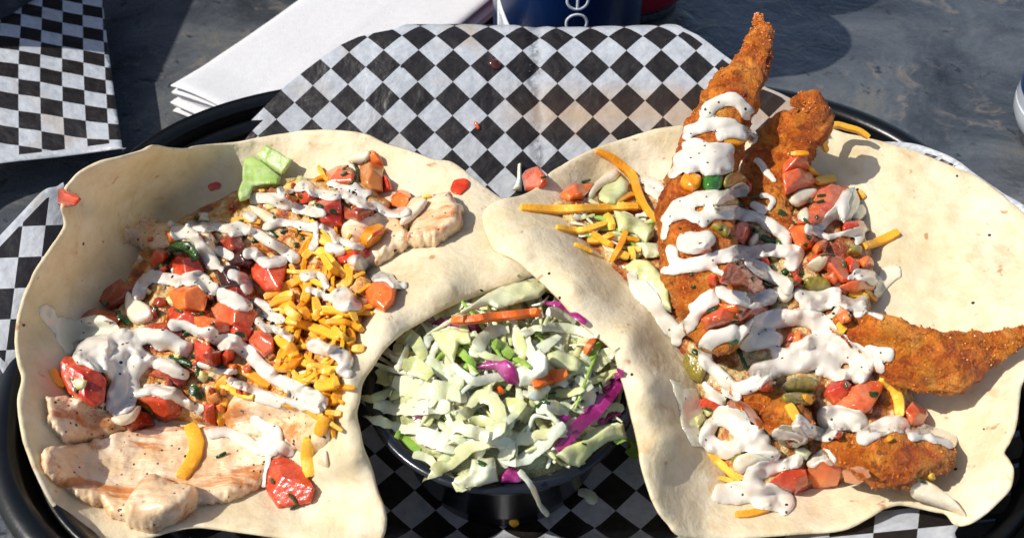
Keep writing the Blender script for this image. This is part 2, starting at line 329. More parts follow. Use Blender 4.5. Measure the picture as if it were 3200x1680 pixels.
def lump(name, m, strokes=(), polys=(), T_=.5, edge=40, step=5, sm=4, flat=.75, under=.12, rig=False, lift=0.0, wob=.08,
         facets=0, nz=0, nf=1.5, zoff=0.0, curl=0, ero=1, torn=0, depth=None, **kw):
    """a soft body lying on whatever is already there: strokes = ropes of something poured, polys = outlines of a slab"""
    allp = [(x, y) for s in strokes for x, y, *_ in s[0]] + [p for q in polys for p in q]
    mr = max([s[1] for s in strokes], default=0)
    A = np.array(allp); x0, y0 = A.min(0) - mr - 3 * step; x1, y1 = A.max(0) + mr + 3 * step
    nx = int((x1 - x0) / step) + 2; ny = int((y1 - y0) / step) + 2
    gx, gy = np.meshgrid(x0 + np.arange(nx) * step, y0 + np.arange(ny) * step)
    sd_ = random.random() * 90
    def field(P):
        Fd = np.full(len(P), -1e9); H = np.zeros(len(P))
        for pts, r in strokes:
            C = catmull([p[:2] for p in pts], max(3, len(pts) * 5)) if len(pts) > 1 else np.array([pts[0][:2], (pts[0][0] + .5, pts[0][1])])
            rr = r * (1 + wob * 2.2 * np.array([mnoise.noise(Vector((c[0] * .018 + sd_, c[1] * .018, 0))) for c in C]))
            Hs = np.zeros(len(P))
            for i in range(len(C) - 1):
                a, b = C[i], C[i + 1]; ab = b - a; L = max(ab @ ab, 1e-9)
                t = np.clip(((P - a) @ ab) / L, 0, 1); d = np.hypot(*(P - a - t[:, None] * ab).T); ri = rr[i] * (1 - t) + rr[i + 1] * t
                Fd = np.maximum(Fd, ri - d); Hs = np.maximum(Hs, flat * ri * np.maximum(1 - (d / ri) ** 2, 0) ** .62)
            H = np.sqrt(H ** 2 + Hs ** 2)
        hp = np.zeros(len(P))
        for q in polys:
            d = polydist(P, q); Fd = np.maximum(Fd, d); u = np.clip(d / edge, 0, 1); hp = np.maximum(hp, np.sqrt(1 - (1 - u) ** 2))
        return Fd, H, hp
    P = np.stack([gx.ravel(), gy.ravel()], 1)
    if wob and not facets:
        P_ = P + 6 * wob / .08 * np.stack([[mnoise.noise(Vector((p[0] * .02, p[1] * .02, sd_))) for p in P], [mnoise.noise(Vector((p[0] * .02, p[1] * .02, sd_ + 9))) for p in P]], 1)
    else: P_ = P
    if torn: P_ = P_ + torn * np.stack([[mnoise.fractal(Vector((p[0] * .045, p[1] * .045, sd_ + q)), .8, 2, 3) for p in P] for q in (0, 7)], 1)
    Fd, H, hp = field(P_)
    G = Fd.reshape(ny, nx); ins = G > 0
    cell = ins[:-1, :-1] | ins[1:, :-1] | ins[:-1, 1:] | ins[1:, 1:]
    use = np.zeros((ny, nx), bool)
    for a in (0, 1):
        for b in (0, 1): use[a:ny - 1 + a, b:nx - 1 + b] |= cell
    gyy, gxx = np.gradient(G, step); gl = np.maximum(np.hypot(gxx, gyy), .3)
    out = use & ~ins; mv = np.clip(-G, 0, step * 1.2)
    px = gx + np.where(out, gxx / gl * mv, 0); py = gy + np.where(out, gyy / gl * mv, 0)
    ii = np.where(use); PP = np.stack([px[ii], py[ii]], 1)
    D = np.full((ny, nx), np.nan)
    if depth is not None: D[ii] = depth(PP)
    else: D[ii] = cast(PP)
    bad = use & np.isnan(D)
    if bad.any(): D[bad] = np.nanmean(D) if not np.isnan(D[ii]).all() else 30
    if rig:      # a stiff piece: one plane through what it rests on
        d = D[ii]; c0 = PP.mean(0); Q = np.c_[np.ones(len(PP)), PP - c0]
        wts = np.ones(len(d)); co = np.linalg.lstsq(Q, d, rcond=None)[0]
        g = co[1:]; gm = np.hypot(*g); lim = .022
        if gm > lim: co[1:] = g / gm * lim
        Dp = Q @ co; r_ = d - Dp; Dp = Dp + np.percentile(r_, 22); D[ii] = Dp
    else:
        if ero:
            Dm = np.where(use, D, 1e9)
            for _ in range(ero):
                m2 = Dm.copy()
                for ax in (0, 1):
                    for dd in (1, -1): m2 = np.minimum(m2, np.roll(Dm, dd, ax))
                Dm = m2
            D = np.where(use, .5 * D + .5 * np.minimum(Dm, D), D)
        D0 = D.copy(); D = blur(D, use, sm); D = np.where(use, np.minimum(D, D0 + .03), D)
    r = rays(PP); n = NDIR(r); d = D[ii]; k = d / FPX
    h = (H.reshape(ny, nx)[ii] * k) + hp.reshape(ny, nx)[ii] * T_
    if facets:
        c0 = PP.mean(0); sz = np.ptp(PP, axis=0).mean() / 2; a0 = random.random() * 6.28; hf = np.full(len(PP), T_ * 1.25)
        for q in range(facets):
            a = a0 + q * 6.28 / facets + random.uniform(-.35, .35); s_ = random.uniform(.45, 1.0); off = random.uniform(.75, 1.15)
            hf = np.minimum(hf, T_ * (off - s_ * ((PP - c0) @ np.array([math.cos(a), math.sin(a)])) / sz))
        h = np.minimum(h, np.maximum(hf, .04))
    if nz: h = h + nz * fbm(PP / 100.0 * 1.0, nf * 2.2, 4, sd_) * np.clip(hp.reshape(ny, nx)[ii] + (H.reshape(ny, nx)[ii] > 0), 0, 1)
    if curl:  # leaf-like undulation
        h = h + curl * np.array([mnoise.noise(Vector((p[0] * .022, p[1] * .022, sd_))) for p in PP])
    base = CAM + r * d[:, None] + n * lift
    e = np.where(out[ii], 0.0, 1.0)
    top = base + n * (h * e + .015)[:, None]
    bot = CAM + r * (d + under)[:, None] + n * lift if not curl else top - n * .05
    idx = -np.ones((ny, nx), int); idx[ii] = np.arange(len(PP)); N0 = len(PP)
    cy, cx = np.where(cell); a = idx[cy, cx]; b = idx[cy, cx + 1]; c = idx[cy + 1, cx + 1]; dd = idx[cy + 1, cx]
    F = [(int(w_), int(z_), int(y_), int(x_)) for x_, y_, z_, w_ in zip(a, b, c, dd)]
    Fb = [(f[3] + N0, f[2] + N0, f[1] + N0, f[0] + N0) for f in F]
    cnt = {}
    for f in F:
        for i in range(4):
            e_ = (f[i], f[(i + 1) % 4]); cnt[e_] = cnt.get(e_, 0) + 1
    side = [(e_[1], e_[0], e_[0] + N0, e_[1] + N0) for e_ in cnt if (e_[1], e_[0]) not in cnt]
    V = np.vstack([top, bot]); V[:, 2] += zoff
    return obj(name, V, F + Fb + side, m, **kw)

def strip(name, m, pts, wpx, th=.16, sm=3, lift=0.0, twist=.0, taper=.15, jag=.0, arc=0, zs=None, segs=None, roll=0, **kw):
    """a shred or stick lying on what is there; wpx = full width in picture pixels at its distance"""
    P = np.array([p[:2] for p in pts], float); L = np.hypot(*np.diff(P, axis=0).T).sum()
    n = segs or int(max(5, min(26, L / 9))); C = catmull(P, n)
    d = cast(C, kw.pop('only', None))
    if np.isnan(d).any(): d = np.where(np.isnan(d), np.nanmean(d) if not np.isnan(d).all() else 30, d)
    d0 = d.copy()
    for _ in range(sm + 3):
        e = d.copy(); e[1:-1] = (d[:-2] + d[1:-1] * 2 + d[2:]) / 4; e[0] = (d[0] * 2 + d[1]) / 3; e[-1] = (d[-1] * 2 + d[-2]) / 3; d = np.minimum(e, d0 + .05)
    r = rays(C); N_ = NDIR(r); X = CAM + r * d[:, None] + N_ * (th * .5 + lift)
    if zs is not None:
        zz = np.interp(np.linspace(0, 1, n), np.linspace(0, 1, len(zs)), zs); t = (zz - CAM[2]) / r[:, 2]; X = CAM + r * t[:, None]; d = t
    tg = np.gradient(X, axis=0); tg /= np.maximum(np.linalg.norm(tg, axis=1, keepdims=True), 1e-6)
    s = np.cross(tg, N_); s /= np.maximum(np.linalg.norm(s, axis=1, keepdims=True), 1e-6); nn = np.cross(s, tg)
    u = np.linspace(0, 1, n); w_ = wpx * d / FPX * .5 * (1 - taper * np.abs(2 * u - 1) ** 3)
    sd_ = random.random() * 50
    w_ = w_ * (1 + jag * np.array([mnoise.noise(Vector((x * 9 + sd_, 0, 0))) for x in u]))
    V = []
    if arc: prof = [(-1, 0), (-.55, arc), (0, arc * 1.4), (.55, arc), (1, 0), (.9, -.5), (.5, arc - .9), (0, arc * 1.4 - 1), (-.5, arc - .9), (-.9, -.5)]
    else: prof = [(-1, .55), (-.8, 1), (.8, 1), (1, .55), (1, -.55), (.8, -1), (-.8, -1), (-1, -.55)]
    for i in range(n):
        a = roll + twist * math.sin(u[i] * 3 + sd_); ca, sa = math.cos(a), math.sin(a)
        S = s[i] * ca + nn[i] * sa; Q = -s[i] * sa + nn[i] * ca
        k = 1 if 0 < i < n - 1 else .82
        for x, y in prof: V.append(X[i] + S * x * w_[i] * k + Q * y * th * .5 * k * (1 + .2 * mnoise.noise(Vector((u[i] * 7 + sd_, x, y)))))
    q = len(prof); F = [(i * q + j, i * q + (j + 1) % q, (i + 1) * q + (j + 1) % q, (i + 1) * q + j) for i in range(n - 1) for j in range(q)]
    F += [tuple(range(q))[::-1], tuple((n - 1) * q + j for j in range(q))]
    return obj(name, V, F, m, sharp=50, **kw)

def tps(ctrl):
    C = np.array(ctrl, float); X = C[:, :2] / 1000; n = len(X)
    def U(r2): return np.where(r2 > 1e-12, .5 * r2 * np.log(np.maximum(r2, 1e-12)), 0)
    K = U(((X[:, None] - X[None]) ** 2).sum(-1)) + np.eye(n) * 1e-4; Pm = np.c_[np.ones(n), X]
    A = np.block([[K, Pm], [Pm.T, np.zeros((3, 3))]]); s = np.linalg.solve(A, np.r_[C[:, 2], 0, 0, 0])
    def f(P):
        Y = np.asarray(P) / 1000; return U(((Y[:, None] - X[None]) ** 2).sum(-1)) @ s[:n] + np.c_[np.ones(len(Y)), Y] @ s[n:]
    return f
def sheet(name, m, outline, ctrl, th=.18, step=13, nz=.05, nf=.5, uvf=None, margin=None, **kw):
    """a thin floppy sheet: its rim as drawn, its heights from control points"""
    O = catmull(outline, max(40, int(sum(math.dist(outline[i], outline[i - 1]) for i in range(len(outline))) / (step * .8))), True)
    x0, y0 = O.min(0); x1, y1 = O.max(0); g = []
    for j, y in enumerate(np.arange(y0, y1, step)):
        for x in np.arange(x0 + (j % 2) * step / 2, x1, step): g.append((x, y))
    g = np.array(g); g = g[polydist(g, O) > step * .55]; P = np.vstack([O, g]); nb = len(O)
    v2, _, tri, *_ = delaunay_2d_cdt([Vector(p) for p in P], [(i, (i + 1) % nb) for i in range(nb)], [], 1, 1e-6)
    P = np.array([tuple(v) for v in v2]); f = tps(ctrl); Z = f(P)
    Z = Z + nz * fbm(P / 100, nf, 3, 3.1)
    r = rays(P); t = (Z - CAM[2]) / r[:, 2]; X = CAM + r * t[:, None]
    tr = []
    for q in tri:
        q = tuple(q); a, b, c = P[q[0]], P[q[1]], P[q[2]]
        tr.append(q if (b[0] - a[0]) * (c[1] - a[1]) - (b[1] - a[1]) * (c[0] - a[0]) < 0 else q[::-1])
    nrm = np.zeros_like(X); ta = np.array(tr); fn = np.cross(X[ta[:, 1]] - X[ta[:, 0]], X[ta[:, 2]] - X[ta[:, 0]])
    for k in range(3): np.add.at(nrm, ta[:, k], fn)
    nrm /= np.maximum(np.linalg.norm(nrm, axis=1, keepdims=True), 1e-9)
    n = len(X); cnt = {}
    for q in tr:
        for i in range(3): cnt[(q[i], q[(i + 1) % 3])] = 1
    be = [e for e in cnt if (e[1], e[0]) not in cnt]
    V = np.vstack([X, X - nrm * th]); F = tr + [(q[2] + n, q[1] + n, q[0] + n) for q in tr]
    if th > .08:   # soft rounded rim: one extra loop half way
        ring = {v: 2 * n + i for i, v in enumerate(sorted({v for e in be for v in e}))}
        cen = {}
        for a, b in be:
            e = X[b] - X[a]; o_ = np.cross(e, nrm[a]); o_ /= max(np.linalg.norm(o_), 1e-9)
            cen.setdefault(a, []).append(o_); cen.setdefault(b, []).append(o_)
        ex = np.array([X[v] - nrm[v] * th * .5 + np.mean(cen[v], 0) * th * .45 for v in ring]); V = np.vstack([V, ex])
        for a, b in be: F += [(b, a, ring[a], ring[b]), (ring[b], ring[a], a + n, b + n)]
    else: F += [(b, a, a + n, b + n) for a, b in be]
    uv = None
    if uvf is not None: uu = uvf(P, X); uv = np.vstack([uu, uu] + ([uu[:0]] if True else []))
    o = obj(name, V, F, m, uv=uv, **kw)
    if margin:
        L_, wd = margin; dd = np.full(len(P), 1e9)
        for a, b in zip(L_[:-1], L_[1:]):
            a = np.array(a, float); b = np.array(b, float); ab = b - a; t_ = np.clip(((P - a) @ ab) / (ab @ ab), 0, 1); dd = np.minimum(dd, np.hypot(*(P - a - t_[:, None] * ab).T))
        at_ = o.data.attributes.new('margin', 'FLOAT', 'POINT'); at_.data.foreach_set('value', np.r_[dd, dd][:len(V)] / wd)
    return o

def fishtube(name, m, ctrl, asp=.75, nring=64, nlen=None, amp=.10, crumb=.05, ends=(.25, .25), **kw):
    """breaded strip: ctrl = (px, py, z of its axis, half width in pixels)"""
    C = np.array(ctrl, float); n0 = len(C); pts = np.array([at(a, b, c) for a, b, c, d in C]); rad = []
    for (a, b, c, d), p in zip(C, pts): rad.append(d * ((p - CAM) @ FW) / FPX)
    L = np.linalg.norm(np.diff(pts, axis=0), axis=1).sum(); n = nlen or int(L / .075)
    Q = catmull(np.c_[pts, rad], n); X = Q[:, :3]; rr = np.maximum(Q[:, 3], .03)
    tg = np.gradient(X, axis=0); tg /= np.linalg.norm(tg, axis=1, keepdims=True); v = X - CAM; v /= np.linalg.norm(v, axis=1, keepdims=True)
    s = np.cross(tg, -v); s /= np.linalg.norm(s, axis=1, keepdims=True); q = np.cross(s, tg); V = []; sd_ = random.random() * 40
    for i in range(n):
        for j in range(nring):
            a = 2 * math.pi * j / nring; o = s[i] * math.cos(a) + q[i] * math.sin(a) * asp; p = X[i] + o * rr[i]
            h = amp * mnoise.fractal(Vector(p * 1.1 + sd_), .8, 2, 3) + amp * .6 * mnoise.noise(Vector(p * 3.2 + sd_))
            c_ = mnoise.voronoi(Vector(p * 7.5 + sd_))[0][0]; mk = max(0., min(1., .5 + 1.4 * mnoise.noise(Vector(p * 1.7 + 5)))); h += crumb * mk * (1.2 - 2.0 * c_) + crumb * .6 * mnoise.noise(Vector(p * 12)); rg = 1 - abs(mnoise.noise(Vector(p * 1.9 + 21))) * 2.2; h += .09 * max(0, rg) ** 3
            V.append(p + o * h * min(1, rr[i] / .4))
    F = [(i * nring + j, i * nring + (j + 1) % nring, (i + 1) * nring + (j + 1) % nring, (i + 1) * nring + j) for i in range(n - 1) for j in range(nring)]
    V.append(X[0] - tg[0] * rr[0] * ends[0]); V.append(X[-1] + tg[-1] * rr[-1] * ends[1]); a0 = len(V) - 2
    F += [(a0, (j + 1) % nring, j) for j in range(nring)] + [(a0 + 1, (n - 1) * nring + j, (n - 1) * nring + (j + 1) % nring) for j in range(nring)]
    V = np.array(V); fo = obj(name, V, F, m, **kw); fo['o0'] = [float(v) * 100 for v in fo.location]
    cv = []; cf = []; nv = len(V) - 2
    for q_ in np.random.choice(nv, min(2200, int(nv * .2)), replace=False):
        if mnoise.noise(Vector(V[q_] * 1.3)) < -.18: continue
        ax = X[q_ // nring]; o = V[q_] - ax; o /= np.linalg.norm(o); p = V[q_] + o * .008; r_ = .013 + .03 * random.random() ** 2; b = len(cv)
        d3 = np.random.normal(size=3); d3 /= np.linalg.norm(d3); e1 = np.cross(d3, o); e1 /= max(np.linalg.norm(e1), 1e-6); e2 = np.cross(d3, e1)
        cv += [p + d3 * r_, p - d3 * r_ * .8, p + e1 * r_ * 1.1, p - e1 * r_, p + e2 * r_ * .8, p - e2 * r_]
        for i, j, k in ((0, 2, 4), (0, 4, 3), (0, 3, 5), (0, 5, 2), (1, 4, 2), (1, 3, 4), (1, 5, 3), (1, 2, 5)): cf.append((b + i, b + j, b + k))
    c_ = obj('breading_crumbs', cv, cf, MT['crumb'], fo, smooth=False, reg=False); c_['kind'] = 'stuff'
    del fo['o0']; return fo

def lathe(prof, c, n=64, a0=0, a1=2 * math.pi):
    V = [(c[0] + r * math.cos(a0 + (a1 - a0) * i / n), c[1] + r * math.sin(a0 + (a1 - a0) * i / n), c[2] + z) for r, z in prof for i in range(n)]
    F = [(k * n + i, k * n + (i + 1) % n, (k + 1) * n + (i + 1) % n, (k + 1) * n + i) for k in range(len(prof) - 1) for i in range(n)]
    return V, F
# ------------------------------------------------------------------ setting
g = 90; N = 60
V = [((i / N - .5) * 2 * g * 1.6, (j / N - .5) * 2 * g * 1.4 + 30, 0) for j in range(N + 1) for i in range(N + 1)]
F = [(j * (N + 1) + i, j * (N + 1) + i + 1, (j + 1) * (N + 1) + i + 1, (j + 1) * (N + 1) + i) for j in range(N) for i in range(N)]
tag(obj('tabletop', V, F, MT['table'], origin=(0, 0, 0), reg=False), kind='structure')

# ------------------------------------------------------------------ basket
def sup(th, a, b, n=3.1):
    c, s = math.cos(th), math.sin(th); return a * math.copysign(abs(c) ** (2 / n), c), b * math.copysign(abs(s) ** (2 / n), s)
BC = (.7, 0.1)
bk = thing('serving_basket', (BC[0], BC[1], 0), 'black plastic oval food basket with slotted sides under both tacos', 'basket')
def ringloft(prof, n=160):
    V = []; F = []
    for a, b, z in prof:
        for i in range(n):
            x, y = sup(2 * math.pi * i / n, a - .6, b); V.append((BC[0] + x, BC[1] + y, z))
    k = len(prof)
    F = [(r * n + i, r * n + (i + 1) % n, ((r + 1) % k) * n + (i + 1) % n, ((r + 1) % k) * n + i) for r in range(k) for i in range(n)]
    return V, F
rim = [(15.1 + .34 * math.cos(t), 10.75 + .34 * math.cos(t), 4.0 + .28 * math.sin(t)) for t in np.linspace(-.9, math.pi + .3, 11)]
rim += [(14.45, 10.1, 3.5), (14.6, 10.25, 3.45)]
V, F = ringloft(rim); obj('rim', V, F, MT['plastic'], bk, reg=False)
V, F = ringloft([(14.6, 10.25, 3.75), (14.3, 9.85, 3.1), (14.15, 9.7, 3.1), (14.4, 10.05, 3.75)]); obj('wall_band', V, F, MT['plastic'], bk, reg=False)
V, F = ringloft([(13.2, 8.35, 1.0), (12.6, 7.7, .35), (12.4, 7.5, .45), (13.05, 8.2, 1.0)]); obj('lower_band', V, F, MT['plastic'], bk, reg=False)
V, F = ringloft([(12.7, 7.8, 0.02), (12.75, 7.85, .5), (12.4, 7.5, .5), (12.35, 7.45, .02)]); obj('foot_ring', V, F, MT['plastic'], bk, reg=False)
n = 160; V = [(BC[0] + sup(2 * math.pi * i / n, 11.9, 7.6)[0] * k, BC[1] + sup(2 * math.pi * i / n, 12.5, 7.6)[1] * k, z) for k, z in ((1, .42), (1, .3)) for i in range(n)]
F = [tuple(range(n)), tuple(range(2 * n - 1, n - 1, -1))] + [(i, i + n, (i + 1) % n + n, (i + 1) % n) for i in range(n)]
obj('floor_plate', V, F, MT['plastic'], bk, reg=False, smooth=False)
for q in range(52):
    t0 = 2 * math.pi * q / 52; dt = .028; V = []
    for a, b, z in ((13.12, 8.27, .95), (14.2, 9.75, 3.2)):
        for k, s_ in ((-dt, 0), (dt, 0), (dt, .18), (-dt, .18)):
            x, y = sup(t0 + k * (1.5 if z > 2 else 1), a + s_ - .6, b + s_); V.append((BC[0] + x, BC[1] + y, z))
    obj('rib', V, [(0, 1, 5, 4), (1, 2, 6, 5), (2, 3, 7, 6), (3, 0, 4, 7)], MT['plastic'], bk, reg=False, smooth=False)

# ------------------------------------------------------------------ liner sheets
prof = catmull([(-9.6, 3.6), (-8.6, 3.3), (-7.6, 2.6), (-6.6, 1.2), (-5.9, .62), (-4, .58), (0, .56), (4.0, .6), (5.6, 1.2), (7.2, 2.35), (9.6, 4.12), (10.9, 5.0), (11.7, 5.38), (12.4, 5.46), (13.0, 5.2), (13.35, 4.75), (13.5, 4.2)], 150)
arc = np.r_[0, np.cumsum(np.hypot(*np.diff(prof, axis=0).T))]
pyv = np.array([proj((0, y, z))[1] for y, z in prof])
kk = int(np.argmin(pyv))          # the crest of the curl, as seen
def vat(py): return np.interp(py, pyv[:kk + 1][::-1], arc[:kk + 1][::-1])
Lb = [(1240, 92), (1134, 105), (1068, 132), (1012, 167), (897, 252), (811, 341), (747, 405), (709, 450), (640, 520)]
Rb = [(2140, 94), (2181, 111), (2228, 145), (2262, 171), (2292, 192), (2390, 269), (2459, 295), (2520, 350), (2600, 450)]
def xs(B):
    out = []
    for px, py in B:
        v = float(vat(py)); y, z = np.interp(v, arc, prof[:, 0]), np.interp(v, arc, prof[:, 1]); k = (np.array([0, y, z]) - CAM) @ FW
        out.append((v, (px - 1600) / FPX * k))
    return sorted(out)
XL = xs(Lb); XR = xs(Rb); tot = arc[-1]
XL = [(0, -9.5), (3, -11.6), (14, -12.2)] + XL + [(tot, XL[-1][1] + 1.2)]; XR = [(0, 10.6), (3, 12), (14, 12.4)] + XR + [(tot, XR[-1][1] - 1.2)]
nr, nc = 150, 110; V = []; UV = []
for i in range(nr):
    v = tot * i / (nr - 1); y, z = np.interp(v, arc, prof[:, 0]), np.interp(v, arc, prof[:, 1])
    xl = np.interp(v, [a for a, b in XL], [b for a, b in XL]); xr = np.interp(v, [a for a, b in XR], [b for a, b in XR])
    for j in range(nc):
        x = xl + (xr - xl) * j / (nc - 1); up_ = max(0, (v - 15) / 12)
        dz = -.12 * math.exp(-((x - .85) / .35) ** 2) * up_ + .07 * math.sin(x * .55 + .8 + v * .12) * up_ + .09 * mnoise.noise(Vector((x * .25 + 4, v * .3, 3))) * up_ + .05 * mnoise.noise(Vector((x * .6, v * .5, 0)))
        yc = -.012 * abs(x - 1) ** 2 * .35 * up_
        fr = .12 * mnoise.noise(Vector((x * .8, 3, v * .6))) if v < 5 else 0
        V.append((x, y + yc + fr, z + dz)); UV.append((x, v))
F = [(i * nc + j, i * nc + j + 1, (i + 1) * nc + j + 1, (i + 1) * nc + j) for i in range(nr - 1) for j in range(nc - 1)]
CK = 0.905
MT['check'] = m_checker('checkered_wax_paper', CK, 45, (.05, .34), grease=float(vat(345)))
MT['check2'] = m_checker('checkered_wax_paper_square', .92, 0, (0, 0))
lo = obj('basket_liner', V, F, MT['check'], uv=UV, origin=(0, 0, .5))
mg = [min(9, ((nc - 1 - (k % nc)) / (nc - 1) * (np.interp(tot * (k // nc) / (nr - 1), [a for a, b in XR], [b for a, b in XR]) - np.interp(tot * (k // nc) / (nr - 1), [a for a, b in XL], [b for a, b in XL]))) / .28) for k in range(nr * nc)]
lo.data.attributes.new('margin', 'FLOAT', 'POINT').data.foreach_set('value', np.array(mg, 'f4'))
tag(lo, 'black and white checkered wax paper lining the basket, its back flap curling up', 'basket liner')
commit()
def affuv(px0, py0, sx, sy, shx=0, shy=0):
    return lambda P, X: np.stack([((P[:, 0] - px0) + shx * (P[:, 1] - py0)) / sx * .92, (-(P[:, 1] - py0) + shy * (P[:, 0] - px0)) / sy * .92], 1)
o = sheet('liner_corner', MT['check2'], [(206, 570), (177, 582), (133, 597), (60, 672), (0, 735), (-90, 830), (-120, 980), (-60, 1090), (0, 1150), (32, 1231), (70, 1300), (190, 1340), (320, 1150), (360, 900), (330, 700), (260, 600)],
      [(206, 570, 4.5), (0, 735, 4.55), (-120, 980, 4.5), (0, 1150, 4.3), (70, 1300, 3.4), (190, 1340, 2.4), (320, 1000, 2.6), (330, 700, 3.2), (150, 800, 4.4), (120, 1050, 4.2)], th=.02, step=12,
      uvf=affuv(20, 1093, 72, 96, .13, -.04), margin=([(177, 582), (133, 597), (60, 672), (0, 735), (-90, 830), (-120, 980), (-60, 1090), (0, 1150), (32, 1231), (70, 1300)], 24))
tag(o, 'checkered paper corner with square rows sticking out past the left tortilla', 'liner paper')
o = sheet('liner_corner', MT['check2'], [(2690, 446), (2762, 443), (2850, 448), (2924, 470), (2990, 500), (3050, 545), (3130, 600), (3230, 668), (3320, 820), (3240, 900), (3000, 720), (2750, 540)],
      [(2690, 446, 4.7), (2850, 448, 4.9), (3050, 545, 4.9), (3230, 668, 4.8), (3320, 820, 4.6), (3000, 720, 3.6), (2750, 540, 3.8)], th=.02, step=12, uvf=affuv(2842, 462, 74, 60, 1.4, -.35), margin=([(2690, 446), (2762, 443), (2850, 448), (2924, 470), (2990, 500), (3050, 545), (3130, 600), (3230, 668)], 16))
tag(o, 'sliver of checkered paper showing behind the far edge of the right tortilla', 'liner paper')
o = sheet('liner_corner', MT['check2'], [(2180, 1660), (2330, 1560), (2600, 1490), (2850, 1500), (2975, 1560), (3010, 1612), (2985, 1660), (2940, 1760), (2200, 1800)],
      [(2180, 1660, 2.0), (2600, 1490, 1.6), (2975, 1560, 3.0), (3010, 1612, 3.3), (2940, 1760, 3.5), (2200, 1800, 3.1), (2600, 1650, 2.9), (2800, 1600, 3.1)], th=.02, step=12, nz=.06, uvf=affuv(2868, 1650, 137, 66, .1, -.1), margin=([(9000, 0), (9001, 0)], 1))
tag(o, 'checkered paper with large squares under the front edge of the right tortilla', 'liner paper')
o = sheet('table_paper', MT['check2'], [(378, 464), (383, 465), (382, 460), (358, 300), (338, 150), (320, 0), (315, -60), (200, -40), (110, -2), (55, 32), (30, 48), (0, 62), (-80, 130), (-300, 300), (-300, 590), (-150, 545), (0, 510), (180, 490)],
      [(383, 465, 1.5), (320, 0, 1.7), (110, 0, 2.2), (0, 60, 2.3), (0, 510, 1.5), (-300, 400, 2.2), (150, 300, 1.9), (250, 440, 1.45)], th=.02, step=12, uvf=None, margin=([(383, 465), (180, 492), (0, 512), (-200, 560)], 22))
# its print follows the sheet on the table
me = o.data; uvl = me.uv_layers.new(name='UVMap'); Ui = np.array([[.99, -.13], [-.30, .954]]).T; Ui = np.linalg.inv(Ui)
for lp in me.loops:
    p = np.array(me.vertices[lp.vertex_index].co) * 100 + np.array(o.location) * 100; q = Ui @ (p[:2] - np.array([-14.6, 9.6])); uvl.data[lp.index].uv = (q[0], q[1] * .92)
tag(o, 'loose sheet of checkered paper lying at the far left of the table', 'paper sheet')

# ------------------------------------------------------------------ napkins
u_ = np.array([.516, .857]); w_ = np.array([.857, -.516]); A0 = np.array([-14.4, 14.6])
for q in range(8):
    z0 = .02 + q * .155; jit = np.array([random.uniform(-.22, .16), random.uniform(-.25, .25)]) if q < 7 else np.zeros(2)
    a = A0 + jit[0] * w_ + jit[1] * u_ ; rot = random.uniform(-.03, .03) if q < 7 else 0
    ua = np.array([u_[0] * math.cos(rot) - u_[1] * math.sin(rot), u_[0] * math.sin(rot) + u_[1] * math.cos(rot)]); wa = np.array([ua[1], -ua[0]])
    V = []; n1, n2 = 60, 26; sd_ = q * 5.3
    for lay in (1, 0):
        for i in range(n1 + 1):
            for j in range(n2 + 1):
                x = 7.7 * j / n2; y = 17.0 * i / n1; e = min(x, 7.7 - x, y, 17 - y); p = a + wa * x + ua * y
                th = .15 * (1 - math.exp(-e * 9)) * .5 + .03
                wv = .045 * mnoise.noise(Vector((x * .5, y * .35, sd_))) + (.04 * math.exp(-((x - 3.9) / .12) ** 2) if lay and q == 7 else 0)
                if y < 2 and q >= 5: wv += .10 * (1 - y / 2) * (q - 5) * math.sin(x * .7 + q)
                V.append((p[0], p[1], z0 + .08 + wv + (th if lay else -th)))
    m_ = (n1 + 1) * (n2 + 1); F = []
    for i in range(n1):
        for j in range(n2):
            f = (i * (n2 + 1) + j, i * (n2 + 1) + j + 1, (i + 1) * (n2 + 1) + j + 1, (i + 1) * (n2 + 1) + j); F += [f, tuple(k + m_ for k in f[::-1])]
    bd = [(0, j) for j in range(n2)] + [(i, n2) for i in range(n1)] + [(n1, n2 - j) for j in range(n2)] + [(n1 - i, 0) for i in range(n1)]
    id_ = [i * (n2 + 1) + j for i, j in bd]
    F += [(id_[k], id_[k] + m_, id_[(k + 1) % len(id_)] + m_, id_[(k + 1) % len(id_)]) for k in range(len(id_))]
    lab = 'topmost white paper napkin with embossed dotted lines on the stack' if q == 7 else 'white paper napkin in the stack behind the basket, its fold showing at the corner'
    o = tag(obj('paper_napkin', V, F, MT['napkin'], reg=False), lab, 'napkin', 'stacked white napkins')
    if q == 7:   # rows of embossed dimples
        V = []; F = []
        for k, x in enumerate((4.6, 5.35)):
            for i in range(105):
                p = a + wa * (x + .05 * (i % 2)) + ua * (.5 + i * .15); z = z0 + .155 + .045 * mnoise.noise(Vector((x * .5, (.5 + i * .15) * .35, sd_)))
                b = len(V); r_ = .045; V += [(p[0] + r_ * math.cos(t), p[1] + r_ * math.sin(t), z + .002) for t in (0, 1.57, 3.14, 4.71)] + [(p[0], p[1], z + .022)]
                F += [(b, b + 1, b + 4), (b + 1, b + 2, b + 4), (b + 2, b + 3, b + 4), (b + 3, b, b + 4)]
        e = obj('embossing', V, F, MT['napkin'], reg=False); e.parent = o; e.location = e.location - o.location; e['kind'] = 'stuff'

